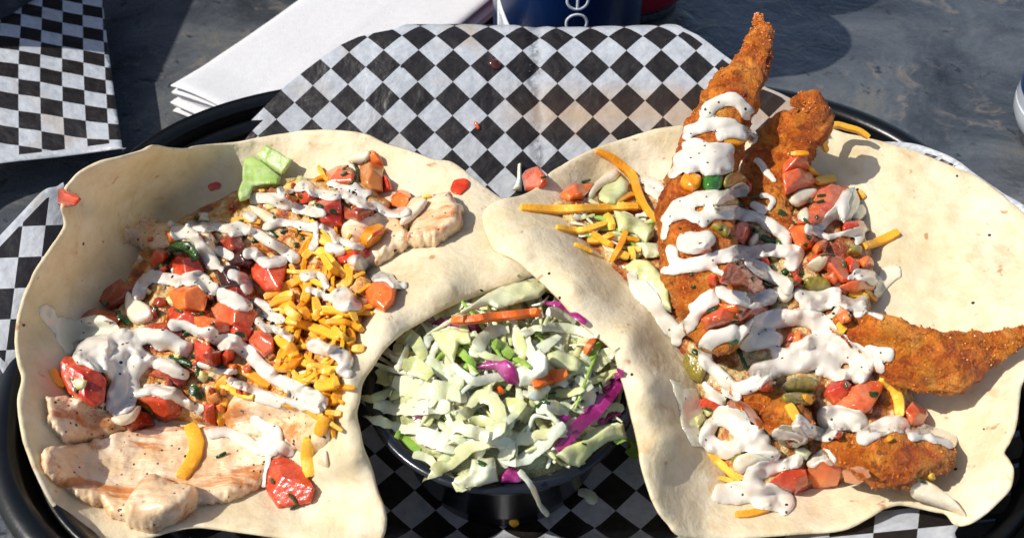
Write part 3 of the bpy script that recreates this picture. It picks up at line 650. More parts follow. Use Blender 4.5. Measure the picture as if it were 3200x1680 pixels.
# ------------------------------------------------------------------ drink cans
def can(x, y, rotz, mats, label, deco):
    t = thing('drink_can', (x, y, 0), label, 'drink can')
    bodyp = [(2.45, 1.02), (2.75, .55), (3.02, .85), (3.24, 1.25), (3.3, 1.6), (3.3, 10.9), (3.22, 11.3), (2.75, 12.0)]
    V, F = lathe(bodyp, (x, y, 0)); obj('can_body', V, F, mats[0], t, reg=False)
    V, F = lathe([(0.01, .9), (1.6, .75), (2.3, .25), (2.42, .06), (2.55, .02), (2.66, .08), (2.78, .55)], (x, y, 0)); obj('can_base', V, F, MTmetal, t, reg=False)
    V, F = lathe([(2.75, 12.0), (2.78, 12.15), (2.68, 12.2), (2.6, 12.0), (2.4, 11.75), (.01, 11.75)], (x, y, 0)); obj('can_lid', V, F, MTmetal, t, reg=False)
    def bend(u, z, off=.004): a = -math.pi / 2 + rotz + u / 3.3; return (x + (3.3 + off) * math.cos(a), y + (3.3 + off) * math.sin(a), z)
    deco(t, bend); return t
MTmetal = m_simple('bare_aluminium', [(.3, 'b8babd'), (.7, 'cccdd0')], 3, .25, 0, 0, 0); MTmetal.node_tree.nodes['Principled BSDF'].inputs['Metallic'].default_value = 1
def canm(name, a, b):
    m = M(name, .28, .5, coat=.3, metal=.35); m.base(m.ramp(m.noise(.3, 2), [(.35, a), (.65, b)])); return m.m
inkw = m_simple('white_ink', [(.3, 'd8dde4'), (.7, 'e4e8ee')], 3, .3, 0, 0, 0); inkk = m_simple('black_ink', [(.3, '101010'), (.7, '181818')], 3, .4, 0, 0, 0)
def ribbon(bend, pts, wd, off=.012, closed=False, rec=None):
    P = np.array(pts, float); n = len(P); tg = (np.roll(P, -1, 0) - np.roll(P, 1, 0)) if closed else np.gradient(P, axis=0)
    tg /= np.maximum(np.hypot(*tg.T), 1e-6)[:, None]; nn = np.stack([-tg[:, 1], tg[:, 0]], 1); V = []
    for p, q in zip(P, nn):
        a = p + q * wd / 2; b = p - q * wd / 2; V += [bend(a[0], a[1], off), bend(b[0], b[1], off), bend(b[0], b[1], -.02), bend(a[0], a[1], -.02)]
    F = [(i * 4 + k, i * 4 + (k + 1) % 4, ((i + 1) % n) * 4 + (k + 1) % 4, ((i + 1) % n) * 4 + k) for i in range(n if closed else n - 1) for k in range(4)]
    if not closed: F += [(0, 1, 2, 3), tuple((n - 1) * 4 + k for k in (3, 2, 1, 0))]
    return V, F
def deco_blue(t, bend):
    # the word reads upwards: p, e, p, s, i
    zc = 3.62; u0 = .22; r_ = .43; st = 1.05
    def circ(z, a0, a1, n=40): return [(u0 + r_ * math.cos(a), z + r_ * .95 * math.sin(a)) for a in np.linspace(a0, a1, n)]
    glyphs = []
    def P_(z): return [circ(z, 0, 2 * math.pi * 39 / 40), [(u0 - r_ * .1 + .3, z - r_ * .98), (u0 + .95, z - r_ * .98)]]
    def join(parts, closed0=True):
        V = []; F = []
        for k, p in enumerate(parts):
            a, b = ribbon(bend, catmull(p, 12) if len(p) == 2 else p, .105, closed=(k == 0 and closed0)); F += [tuple(i + len(V) for i in f) for f in b]; V += a
        return V, F
    obj('letter_p', *join(P_(zc)), inkw, t, reg=False)
    e = circ(zc + st, math.pi * .5 + math.pi * .04, math.pi * .5 + math.pi * 1.72)   # gap opens to the upper right when read
    e = [(u0 + r_ * math.cos(a), zc + st + r_ * .95 * math.sin(a)) for a in np.linspace(math.pi * .5, -math.pi * 1.22, 40)]
    obj('letter_e', *join([e, [(u0, zc + st - r_ * .9), (u0, zc + st + r_ * .9)]], False), inkw, t, reg=False)
    obj('letter_p', *join(P_(zc + 2 * st)), inkw, t, reg=False)
    z = zc + 3 * st - .05; obj('letter_s', *join([catmull([(u0 - .32, z + .3), (u0 - .42, z), (u0 - .28, z - .25), (u0, z), (u0 + .25, z + .25), (u0 + .42, z), (u0 + .32, z - .32)], 30)], False), inkw, t, reg=False)
    z += .75; obj('letter_i', *join([[(u0 - .4, z), (u0 + .42, z)], [(u0 - .68, z), (u0 - .58, z)]], False), inkw, t, reg=False)
    # barcode panel at the left
    V = []; F = []; n = 12
    for i in range(n + 1):
        for z in (1.6, 4.15 - 2.0 * (i / n) ** .8): V.append(bend(-3.95 + 1.7 * i / n, z, .01))
    F = [(i * 2, i * 2 + 2, i * 2 + 3, i * 2 + 1) for i in range(n)]; obj('barcode_panel', V, F, inkw, t, reg=False)
    V = []; F = []
    for i in range(16):
        u = -3.75 + i * .085; h = 3.6 - 2.0 * ((u + 3.95) / 1.7) ** .8; b = len(V); d_ = random.choice((.018, .03))
        V += [bend(u, 1.75, .016), bend(u + d_, 1.75, .016), bend(u + d_, h, .016), bend(u, h, .016)]; F.append((b, b + 1, b + 2, b + 3))
    k = obj('barcode', V, F, inkk, t, reg=False); k['kind'] = 'stuff'
can(2.45, 19.0, 0, (canm('dark_blue_can', '0a2a5c', '071c40'),), 'dark blue soda can with white upright lettering behind the paper flap', deco_blue)
def deco_band(t, bend):
    for z0, z1, m_, nm in ((1.75, 1.85, inkw, 'white_line'), (2.3, 6.4, MTbluelab, 'blue_band')):
        V = []; F = []; n = 60
        for i in range(n + 1): V += [bend(-10.3 + 20.6 * i / n, z0, .01), bend(-10.3 + 20.6 * i / n, z1, .01)]
        F = [(i * 2, i * 2 + 2, i * 2 + 3, i * 2 + 1) for i in range(n)]; obj(nm, V, F, m_, t, reg=False)
    V = []; F = []
    for i in range(70):
        u = -9 + i * .12; b = len(V); V += [bend(u, 6.8, .012), bend(u + .04, 6.8, .012), bend(u + .04, 8.2, .012), bend(u, 8.2, .012)]; F.append((b, b + 1, b + 2, b + 3))
    k = obj('printed_stripes', V, F, inkk, t, reg=False); k['kind'] = 'stuff'
MTbluelab = canm('blue_label', '16407e', '0e2c5c')
can(23.75, 12.2, .3, (canm('pale_can', 'b8c2d0', 'ced4de'),), 'pale soda can with a blue band, cut off by the right side of the photo', deco_band)
can(5.6, 24.2, .3, (canm('red_can', '9c1428', 'b8203a'),), 'crimson soda can mostly hidden behind the dark blue can', lambda t, b: None)

t = thing('shade_blocker', (-31, 20.0, 0), 'unseen black box added beyond the left edge to shade the table', 'light blocker')  # added out of view to throw shade on the left of the table
def slab(x0, x1, y0, y1, z0, z1): return [(x, y, z) for z in (z0, z1) for x, y in ((x0, y0), (x1, y0), (x1, y1), (x0, y1))], [(3, 2, 1, 0), (4, 5, 6, 7), (0, 1, 5, 4), (1, 2, 6, 5), (2, 3, 7, 6), (3, 0, 4, 7)]
for nm, b in (('housing', (-35, -27.4, 15.2, 25.5, .3, 12.3)), ('foot_plate', (-35.5, -26.9, 14.8, 25.9, 0, .3)), ('top_cap', (-35.2, -27.2, 15.0, 25.7, 12.3, 12.7)), ('face_frame', (-27.4, -27.1, 16.5, 24.2, 2, 10.5))):
    V, F = slab(*b); obj(nm, V, F, MT['plastic'], t, reg=False, smooth=False)

bg_ = thing('reflection_blocker', (-33, 47.0, 0), 'unseen black bag shape added beyond the top edge to darken table reflections', 'bag')  # added out of view so the tabletop mirrors something dark
def sack(x0, x1, y0, y1, z1, n=28, m=16, bulge=.0):
    V = []; 
    for k in range(m + 1):
        t = k / m; z = z1 * t; sq = (1 - .06 * (1 - t)) * (1 - .5 * max(0, t - .8) / .2 * .6)
        for i in range(n):
            a = 2 * math.pi * i / n; x, y = sup(a, (x1 - x0) / 2 * sq, (y1 - y0) / 2 * sq, 4); w = .5 * mnoise.noise(Vector((x * .12, y * .12, z * .15)))
            V.append(((x0 + x1) / 2 + x * (1 + .04 * w), (y0 + y1) / 2 + y + w, z + (w if k == m else 0)))
    F = [(k * n + i, k * n + (i + 1) % n, (k + 1) * n + (i + 1) % n, (k + 1) * n + i) for k in range(m) for i in range(n)] + [tuple(m * n + i for i in range(n)), tuple(range(n))[::-1]]
    return V, F
clm = m_simple('black_cloth', [(.3, '0c0c0e'), (.7, '141416')], 2, .9, 0, 0, .05, 6, spec=.1)
V, F = sack(-56, -10, 41, 54, 36); obj('body', V, F, clm, bg_, reg=False)
P_ = catmull([(-40, 47, 35), (-39, 47, 44), (-33, 47, 47), (-27, 47, 44), (-26, 47, 35)], 24); V = []; F = []
for i, p in enumerate(P_):
    for j in range(8): a = j * math.pi / 4; V.append((p[0] + .5 * math.cos(a), p[1] + 1.2 * math.sin(a), p[2] + .5 * math.cos(a)))
F = [(i * 8 + j, i * 8 + (j + 1) % 8, (i + 1) * 8 + (j + 1) % 8, (i + 1) * 8 + j) for i in range(23) for j in range(8)]
obj('handle', V, F, clm, bg_, reg=False)
# ------------------------------------------------------------------ slaw cup
CC = (-.28, -3.3)
cup = thing('slaw_cup', (CC[0], CC[1], .62), 'small black portion cup of coleslaw between the two tacos', 'cup')
V, F = lathe([(.01, .66), (2.45, .66), (2.55, .7), (2.62, .9), (2.75, 1.5), (2.83, 1.55), (2.95, 2.4), (3.0, 2.42), (3.22, 3.6), (3.3, 3.62), (3.38, 3.95), (3.44, 4.2),
              (3.34, 4.2), (3.2, 3.7), (2.6, .9), (.01, .86)], (CC[0], CC[1], 0), 96); obj('cup_body', V, F, MT['cup'], cup)
V, F = lathe([(3.42, 4.05), (3.62, 4.08), (3.72, 4.15), (3.74, 4.24), (3.66, 4.31), (3.5, 4.3), (3.38, 4.22)], (CC[0], CC[1], 0), 96); obj('cup_rim', V, F, MT['cup'], cup)
commit()

# ------------------------------------------------------------------ tortillas
LO = [(65, 1128), (78, 1182), (65, 1252), (81, 1360), (113, 1452), (151, 1533), (200, 1614), (237, 1650), (300, 1700), (400, 1705), (453, 1676), (534, 1650), (620, 1636), (735, 1650), (870, 1668), (978, 1684), (1080, 1710), (1165, 1700), (1192, 1668), (1199, 1625), (1194, 1587),
      (1172, 1533), (1151, 1447), (1129, 1382), (1117, 1301), (1121, 1252), (1134, 1193), (1161, 1139), (1199, 1085), (1264, 1031), (1356, 977), (1450, 935), (1560, 892), (1652, 859), (1730, 800), (1700, 690), (1600, 640),
      (1553, 611), (1479, 556), (1410, 506), (1352, 498), (1277, 471), (1201, 449), (1144, 422), (1077, 411), (1010, 409), (922, 415), (833, 431), (744, 449), (621, 462), (586, 471), (532, 469), (484, 462), (444, 480), (373, 500), (311, 515), (257, 542), (226, 573), (213, 591), (207, 620),
      (203, 650), (211, 684), (208, 715), (177, 764), (146, 808), (120, 844), (104, 879), (84, 924), (66, 990), (58, 1060)]
LC = [(65, 1128, 5.0), (81, 1360, 4.8), (151, 1533, 4.0), (300, 1700, 3.2), (534, 1652, 3.1), (735, 1650, 3.2), (978, 1684, 3.3), (1180, 1690, 3.4), (1199, 1625, 3.7), (1151, 1447, 4.5), (1117, 1301, 5.15), (1134, 1193, 5.4), (1264, 1031, 5.45), (1450, 935, 5.35), (1652, 859, 5.35), (1085, 1290, 5.4), (1082, 1190, 5.65), (1195, 1000, 5.75), (1390, 895, 5.75), (1590, 800, 5.65), (1105, 1440, 4.7), (1730, 780, 5.5),
      (1600, 640, 5.2), (1479, 556, 5.3), (1352, 498, 5.3), (1201, 449, 5.2), (1077, 411, 5.3), (922, 415, 5.1), (744, 449, 4.9), (586, 471, 5.6), (484, 462, 6.9), (373, 500, 7.3), (226, 573, 7.2), (207, 650, 6.9), (146, 808, 6.3), (84, 924, 5.6),
      (480, 640, 3.9), (720, 560, 4.0), (1000, 520, 4.5), (1250, 620, 4.7), (430, 780, 3.5), (300, 1000, 3.6), (700, 800, 3.4), (1000, 750, 3.9), (1250, 790, 5.0), (1480, 720, 5.35), (1130, 960, 4.9), (700, 1100, 3.0), (1000, 1050, 3.8), (1030, 1250, 4.5), (900, 1350, 3.2), (300, 1350, 3.1),
      (600, 1500, 2.6), (900, 1550, 2.7), (1060, 1500, 3.6), (160, 1200, 4.1), (250, 1500, 3.2), (300, 640, 5.9)]
o = sheet('flour_tortilla', MT['tortilla'], LO, LC, th=.13, nz=.09, nf=.7)
tag(o, 'pale flour tortilla cupping the grilled chicken taco on the left of the basket', 'tortilla'); commit()

RO = [(1570, 622), (1530, 640), (1510, 673), (1517, 717), (1539, 770), (1565, 790), (1601, 801), (1641, 828), (1681, 864), (1716, 900), (1775, 960), (1837, 1022), (1892, 1065), (1923, 1108), (1947, 1194), (1972, 1280), (1996, 1372), (2015, 1464), (2039, 1537), (2064, 1593),
      (2094, 1630), (2138, 1668), (2288, 1673), (2404, 1664), (2500, 1657), (2603, 1650), (2657, 1636), (2716, 1604), (2770, 1574), (2824, 1567), (2911, 1585), (2959, 1597), (2986, 1628), (3019, 1628), (3062, 1604), (3116, 1555), (3148, 1517), (3156, 1469), (3143, 1436), (3127, 1409),
      (3148, 1371), (3164, 1328), (3175, 1253), (3183, 1199), (3200, 1166), (3250, 1050), (3280, 920), (3265, 780), (3200, 671), (3144, 622), (3112, 595), (3077, 569), (3033, 542), (2988, 524), (2922, 498), (2855, 471), (2811, 458), (2753, 442), (2691, 427), (2646, 418), (2600, 405), (2560, 403), (2513, 431),
      (2440, 440), (2350, 415), (2250, 395), (2178, 389), (2115, 396), (2049, 407), (2005, 420), (1938, 442), (1871, 464), (1805, 495), (1761, 518), (1725, 540), (1680, 585), (1641, 606), (1600, 616)]
RC = [(1570, 622, 5.9), (1512, 680, 5.8), (1565, 790, 5.7), (1716, 899, 5.6), (1892, 1065, 5.35), (1947, 1194, 5.1), (1996, 1372, 4.7), (1600, 730, 6.0), (1650, 780, 5.95), (1800, 895, 5.85), (1965, 1050, 5.55), (2015, 1200, 5.25), (2065, 1372, 4.75), (2064, 1593, 4.0), (2138, 1668, 3.4), (2404, 1664, 3.2), (2657, 1636, 3.4), (2800, 1570, 3.7), (2986, 1628, 3.9), (3116, 1555, 4.5), (3156, 1469, 4.9), (3127, 1409, 4.8), (3175, 1253, 5.2), (3250, 1050, 5.4), (3265, 780, 5.5),
      (3144, 622, 5.5), (2988, 524, 5.4), (2811, 458, 5.4), (2646, 418, 5.4), (2513, 431, 5.2), (2350, 415, 5.0), (2178, 389, 5.2), (2005, 420, 5.1), (1805, 495, 5.0), (1680, 585, 5.3),
      (1850, 620, 4.2), (2050, 520, 4.4), (1900, 760, 4.3), (1780, 720, 5.3), (1980, 950, 4.8), (2090, 1060, 4.2), (2040, 1130, 4.9), (2150, 1300, 3.8), (2110, 1350, 4.5), (2250, 1550, 3.0), (2130, 1500, 3.6), (2600, 1560, 2.9), (2400, 900, 3.9), (2400, 1200, 3.4), (2750, 900, 4.1), (2600, 600, 4.5), (3000, 800, 4.7),
      (2950, 1050, 4.1), (2850, 1300, 3.5), (3050, 1350, 4.2), (2900, 1480, 3.4), (2200, 700, 4.1)]
o = sheet('flour_tortilla', MT['tortilla'], RO, RC, th=.13, nz=.09, nf=.7)
tag(o, 'pale flour tortilla opened flat under the fried fish taco on the right', 'tortilla'); commit()

# ------------------------------------------------------------------ beds
o = lump('taco_filling', MT['bedl'], polys=[T('P', [(560, 690), (740, 600), (900, 560), (1130, 570), (1230, 640), (1180, 740), (1120, 830), (1180, 900), (1110, 1050), (1060, 1180), (1030, 1300), (860, 1330), (650, 1330), (420, 1290), (250, 1300), (200, 1200), (270, 1060), (360, 960), (430, 800)])],
         T_=1.25, edge=230, step=10, sm=8, nz=.22, nf=1.2, ero=0)
tag(o, 'soft mixed layer of salsa and cheese bits under the chicken taco toppings', 'filling', kind='stuff')
o = lump('taco_filling', MT['bedr'], polys=[T('P', [(1720, 640), (1850, 590), (2100, 560), (2450, 500), (2650, 620), (2720, 780), (2740, 900), (2700, 1050), (2850, 1200), (2880, 1400), (2600, 1520), (2330, 1560), (2270, 1500), (2220, 1330), (2160, 1150), (2060, 1000), (1930, 850)])],
         T_=1.25, edge=230, step=10, sm=8, nz=.22, nf=1.2, ero=0)
tag(o, 'soft mixed layer of cabbage and salsa under the fried fish', 'filling', kind='stuff')
V, F = lathe([(3.25, 3.9), (3.0, 4.35), (2.4, 4.72), (1.6, 4.95), (.8, 5.0), (.01, 5.05)], (CC[0], CC[1], 0), 72)
V = [(x, y, z + .18 * mnoise.fractal(Vector((x * 1.4, y * 1.4, 0)), .9, 2, 3)) for x, y, z in V]
o = obj('slaw_base', V, F, MT['bedc']); tag(o, 'finely chopped dressed cabbage filling the black cup under the shreds', 'coleslaw', kind='stuff')
commit(); BV_SLAW = [BV[0 + 1], BV[-1]]
# ------------------------------------------------------------------ helpers for the food
def lean(p, q):
    a = math.degrees(math.atan2(-(q[1] - p[1]), q[0] - p[0])) % 180
    return 'lying level' if a < 20 or a > 160 else 'rising to the right' if a < 70 else 'standing upright' if a < 110 else 'falling to the right'
SC = {k: CR[k][2] for k in CR}
def cheese(c, pts, w_, label=None, th=.15, **kw):
    o = strip('cheese_shred', kw.pop('mat', MT['cheese']), T(c, pts), w_ / SC[c], th=th, **kw)
    return tag(o, label or globals()['SHRED'], 'cheese shred', 'cheese shreds on the tacos')
def piece(name, m, c, poly, label, cat, T_=.4, edge=26, facets=0, group=None, step=5, **kw):
    rig = kw.pop('rig', True); q = T(c, poly); q = [tuple(v) for v in catmull(q, len(q) * 4, True)] if kw.pop('soft', False) else q
    o = lump(name, m, polys=[q], T_=T_, edge=edge, step=step, rig=rig, facets=facets, wob=.05, **kw)
    return tag(o, label, cat, group)
def tomato(c, m, poly, label, T_=.55, **kw):
    return piece('diced_tomato', MT[m], c, poly, label, 'diced tomato', T_=T_, edge=kw.pop('edge', 15), facets=kw.pop('facets', 3), under=kw.pop('under', .35), step=4.5, nz=.012, nf=4, **kw)
def sauce(c, strokes, label, polys=(), flat=.6, m='sauce', name='white_sauce', lift=.02, **kw):
    """strokes: (full width in crop pixels, [points]) ; several crops may be mixed by prefixing a stroke with its crop"""
    S = []
    for s in strokes:
        cc = c
        if isinstance(s[0], str): cc, s = s[0], s[1:]
        S.append((T(cc, s[1]), s[0] / SC[cc] / 2 * 1.08))
    o = lump(name, MT[m], strokes=S, polys=[T(c, q) for q in polys], step=5, sm=kw.pop('sm', 4), flat=flat * .9, lift=lift, wob=.1, ero=2, torn=2, **kw)
    return tag(o, label, kw.get('cat', 'sauce'))
def fleck(c, pts, w_, label, group='cilantro bits', m='cil', name='cilantro_leaf', cat='herb', th=.07, **kw):
    return tag(strip(name, MT[m], T(c, pts), w_ / SC[c], th=th, arc=.8, jag=.5, lift=.03, twist=.4, segs=max(5, 3 * len(pts)), **kw), label, cat, group)

def fill(H, n, lab, grp, mats, r0=14, r1=30):
    for i in range(n):
        p = inside(H); r = random.uniform(r0, r1); k = random.randint(4, 6); a0 = random.random() * 6.28
        q = [(p[0] + r * random.uniform(.7, 1.15) * math.cos(a0 + 6.28 * j / k), p[1] + r * random.uniform(.6, 1) * math.sin(a0 + 6.28 * j / k)) for j in range(k)]
        m = random.choice(mats); nm = {'cil': ('cilantro_leaf', 'herb'), 'onion': ('onion_piece', 'onion'), 'jal': ('pepper_piece', 'pepper'), 'pale': ('lettuce_scrap', 'lettuce')}.get(m, ('diced_tomato', 'diced tomato'))
        if m == 'cil': q = [(p[0] + (x - p[0]) * .6, p[1] + (y - p[1]) * .6) for x, y in q]
        o = lump(nm[0], MT[m], polys=[q], T_=random.uniform(.2, .4) if m != 'cil' else .08, edge=10, step=5, rig=True, facets=3 if m != 'cil' else 0, under=.3, wob=.0, nz=.03, nf=4)
        tag(o, lab(p, m) if callable(lab) else lab, nm[1], grp)

# ================================================================== LEFT TACO : chicken
CHK = dict(T_=.4, edge=34, step=5.5, rig=False, sm=14, nz=.045, nf=.6, under=.3, wob=.12, ero=0, torn=6)
def chicken(c, poly, label, **kw):
    a = dict(CHK); a.update(kw); q = [tuple(v) for v in catmull(T(c, poly), len(poly) * 4, True)]
    return tag(lump('chicken_piece', MT['chicken'], polys=[q], **a), label, 'chicken piece')
chicken('c4', [(890, 790), (905, 715), (960, 720), (1000, 655), (1130, 680), (1280, 690), (1500, 760), (1500, 900), (1280, 900), (1100, 890), (980, 840)], 'pale chicken end sticking out at the back left of the chicken taco', T_=.7)
chicken('c5', [(840, 700), (1050, 620), (1240, 640), (1310, 760), (1290, 830), (1200, 900), (1100, 960), (1000, 1000), (920, 1010), (860, 900), (820, 780)], 'long pale chicken slice beside the orange pepper near the tortilla fold', T_=.7)
chicken('c6', [(270, 620), (280, 540), (430, 540), (640, 580), (780, 700), (640, 800), (430, 815), (340, 790), (285, 700)], 'flat chicken slice below the big tomato chunk at the left edge of the chicken taco', T_=.5)
commit()
chicken('c5', [(1240, 650), (1290, 540), (1370, 500), (1450, 505), (1520, 478), (1600, 475), (1640, 540), (1690, 590), (1680, 680), (1640, 740), (1560, 790), (1480, 830), (1300, 830), (1305, 750)], 'peppered chicken chunk at the upper right tip of the chicken taco', T_=.75)
chicken('P', [(705, 1330), (720, 1260), (800, 1230), (900, 1240), (990, 1290), (1040, 1320), (1028, 1375), (980, 1410), (900, 1400), (760, 1390)], 'seasoned chicken slice beneath the cheese, above the lone tomato chunk', T_=.55)
chicken('P', [(132, 1425), (135, 1465), (158, 1500), (180, 1522), (228, 1540), (240, 1560), (270, 1572), (320, 1592), (345, 1620), (390, 1632), (470, 1650), (540, 1640), (600, 1600), (625, 1580), (700, 1575), (770, 1550), (820, 1520), (860, 1470), (900, 1420), (930, 1380), (850, 1340), (740, 1330), (560, 1335), (470, 1340), (380, 1350), (325, 1372), (235, 1392), (180, 1390), (150, 1400)],
        'largest chicken slab across the bottom of the chicken taco, with orange grill streaks', T_=.45, edge=40, nz=.07)
commit()
chicken('c6', [(735, 1280), (725, 1190), (765, 1100), (835, 1010), (920, 1000), (1010, 1030), (1120, 1060), (1150, 1130), (1130, 1200), (1020, 1270), (860, 1325), (790, 1310)], 'rounded knob of chicken at the front edge of the big slab', T_=.6)
chicken('c7', [(585, 410), (640, 385), (740, 400), (720, 460), (640, 480), (580, 450)], 'small charred chicken bit among the cheese shreds', T_=.4, edge=20)
commit()

# filler shreds in the cheese heap
SHRED = 'orange cheese shred in the loose heap between the tomatoes and the tortilla fold'
def inside(poly):
    A = np.array(poly); 
    while 1:
        p = A.min(0) + np.random.rand(2) * np.ptp(A, axis=0)
        if polydist(p[None], A)[0] > 0: return p
HP = [(985, 690), (1090, 790), (1120, 900), (1130, 1000), (1080, 1120), (1050, 1230), (1035, 1330), (960, 1290), (880, 1180), (850, 1080), (900, 980), (930, 850)]
for rnd in range(3):
    for i in range(24):
        p = inside(HP); a = random.uniform(0, math.pi); SHRED = 'orange cheese shred %s in the %s part of the loose heap' % (lean((0, 0), (math.cos(a), math.sin(a))), ('upper ' if p[1] < 950 else 'middle ' if p[1] < 1130 else 'lower ') + ('left' if p[0] < 990 else 'right')); L = random.uniform(40, 84); b = random.uniform(-16, 16)
        d = np.array([math.cos(a), math.sin(a)]); nn = np.array([-d[1], d[0]])
        cheese('P', [p - d * L, p + nn * b, p + d * L], random.uniform(11, 18), sm=6, th=random.uniform(.1, .16), lift=random.uniform(0, .12), twist=random.uniform(-.5, .5), jag=.2)
    commit()
for c, w_, p in [
    ('c5', 60, [(640, 760), (740, 820), (800, 840)]), ('c5', 60, [(560, 920), (620, 870), (700, 890), (780, 970), (850, 1050)]), ('c5', 50, [(690, 900), (760, 1000), (820, 1040)]),
    ('c5', 55, [(830, 950), (880, 1000), (880, 1090), (830, 1130)]), ('c5', 65, [(590, 1050), (590, 1150), (560, 1230)]), ('c5', 60, [(490, 1170), (420, 1190), (350, 1230)]), ('c5', 60, [(560, 1270), (590, 1350)]),
    ('c5', 60, [(640, 1200), (660, 1300), (640, 1350)]), ('c5', 60, [(700, 1280), (800, 1290), (900, 1320)]), ('c7', 60, [(480, 10), (560, 10), (600, 90)]), ('c7', 50, [(760, 40), (850, 40), (950, 20)]),
    ('c7', 40, [(780, 110), (880, 110), (980, 150)]), ('c7', 45, [(900, 150), (930, 200), (900, 240)]), ('c7', 50, [(640, 300), (560, 370), (480, 370)]), ('c7', 40, [(740, 390), (810, 400)]),
    ('c7', 50, [(190, 540), (170, 700)]), ('c7', 50, [(220, 420), (160, 480), (150, 560)]), ('c7', 55, [(170, 470), (260, 510), (360, 540)]), ('c7', 60, [(740, 550), (820, 560), (860, 500)]), ('c5', 45, [(880, 1270), (920, 1340)])]:
    cheese(c, p, w_, '%s orange cheese shred %s on the heap, %s' % ('broad' if w_ > 52 else 'narrow', lean(p[0], p[-1]), 'above the round sauce pool' if T(c, p)[0][1] < 930 else 'below the round sauce pool'), jag=.15, twist=.25)
commit()
for c, w_, p, l in [
    ('c5', 65, [(550, 1070), (420, 1130), (290, 1200)], 'long cheese shred reaching left onto the orange tomato chunks'),
    ('c5', 50, [(330, 1250), (400, 1220), (480, 1210)], 'short curved cheese shred above the zigzag sauce drops'),
    ('c5', 70, [(440, 1270), (500, 1330), (540, 1352)], 'stubby cheese shred under the long one in the heap middle'),
    ('c7', 55, [(550, 95), (700, 140), (860, 200)], 'thick straight cheese stick lying on top of the heap'),
    ('c7', 40, [(900, 20), (930, 60), (950, 100)], 'small cheese shred hanging below the round sauce drop'),
    ('c7', 50, [(930, 265), (1000, 260)], 'cheese shred tucked against the tortilla fold'),
    ('c7', 70, [(490, 190), (560, 250), (600, 310)], 'blunt cheese stick pointing down beside the red tomato'),
    ('c7', 50, [(240, 360), (340, 410), (450, 480)], 'cheese strand running under the long sauce rope'),
    ('c7', 60, [(680, 330), (700, 385)], 'square cheese stub over the charred chicken bit'),
    ('c7', 85, [(720, 460), (780, 470), (850, 450)], 'broad golden cheese curl near the tortilla fold'),
    ('c7', 40, [(520, 570), (600, 600)], 'short cheese piece under the sauce rope end'),
    ('c7', 38, [(770, 635), (870, 640)], 'thin flat cheese shred touching the tortilla fold'),
    ('c7', 75, [(780, 655), (730, 760)], 'wide cheese stick hanging down by the fold'),
    ('c7', 80, [(680, 780), (670, 880), (690, 1000)], 'wide cheese stick standing behind the lone tomato chunk'),
    ('c6', 85, [(1100, 700), (1140, 800), (1120, 900), (1050, 1010)], 'wet melted cheese strand drooping over the big chicken slab'),
    ('c6', 50, [(310, 380), (330, 440), (380, 480)], 'cheese nub left of the big orange tomato chunk'),
    ('c5', 30, [(665, 275), (690, 320), (720, 370)], 'thin cheese shred standing up behind the topmost tomato pieces'),
    ('c5', 35, [(640, 375), (700, 355), (740, 380)], 'cheese shred at the foot of the topmost tomato pieces'),
    ('c5', 30, [(100, 460), (180, 465), (290, 450)], 'thin cheese shred lying across the green lettuce leaf'),
    ('c5', 40, [(420, 440), (480, 410), (530, 395)], 'cheese shred just right of the lettuce leaf'),
    ('c5', 45, [(390, 480), (450, 500), (520, 520)], 'cheese shred in front of the small brown tomato'),
    ('c5', 45, [(40, 660), (150, 655), (260, 670)], 'cheese shred behind the upper left sauce drizzle'),
    ('c5', 25, [(1400, 490), (1460, 490)], 'cheese crumb on the peppered chicken chunk')]:
    cheese(c, p, w_, l, jag=.12, twist=.2)
commit()

# salsa between the pieces
HL = [(400, 860), (470, 740), (540, 680), (700, 640), (860, 560), (1080, 590), (1130, 660), (960, 720), (900, 840), (880, 1000), (900, 1180), (760, 1280), (520, 1300), (300, 1230), (300, 1120)]
WD = dict(tom_r='red tomato', tom_o='orange tomato', tom_d='dark tomato', tom_p='pink tomato', onion='onion', cil='cilantro', jal='pepper', pale='pale lettuce', cab='cabbage', tom_l='olive tomato')
lf = lambda p, m: 'small %s scrap in the salsa of the chicken taco, %s' % (WD[m], 'near its top' if p[1] < 760 else 'around its middle' if p[1] < 1000 else 'near its lower end')
for k in range(3): fill(HL, 34, lf, 'salsa scraps on the chicken taco', ['tom_r', 'tom_o', 'tom_d', 'tom_p', 'onion', 'cil', 'tom_d', 'tom_l', 'pale'], 12, 26); commit()
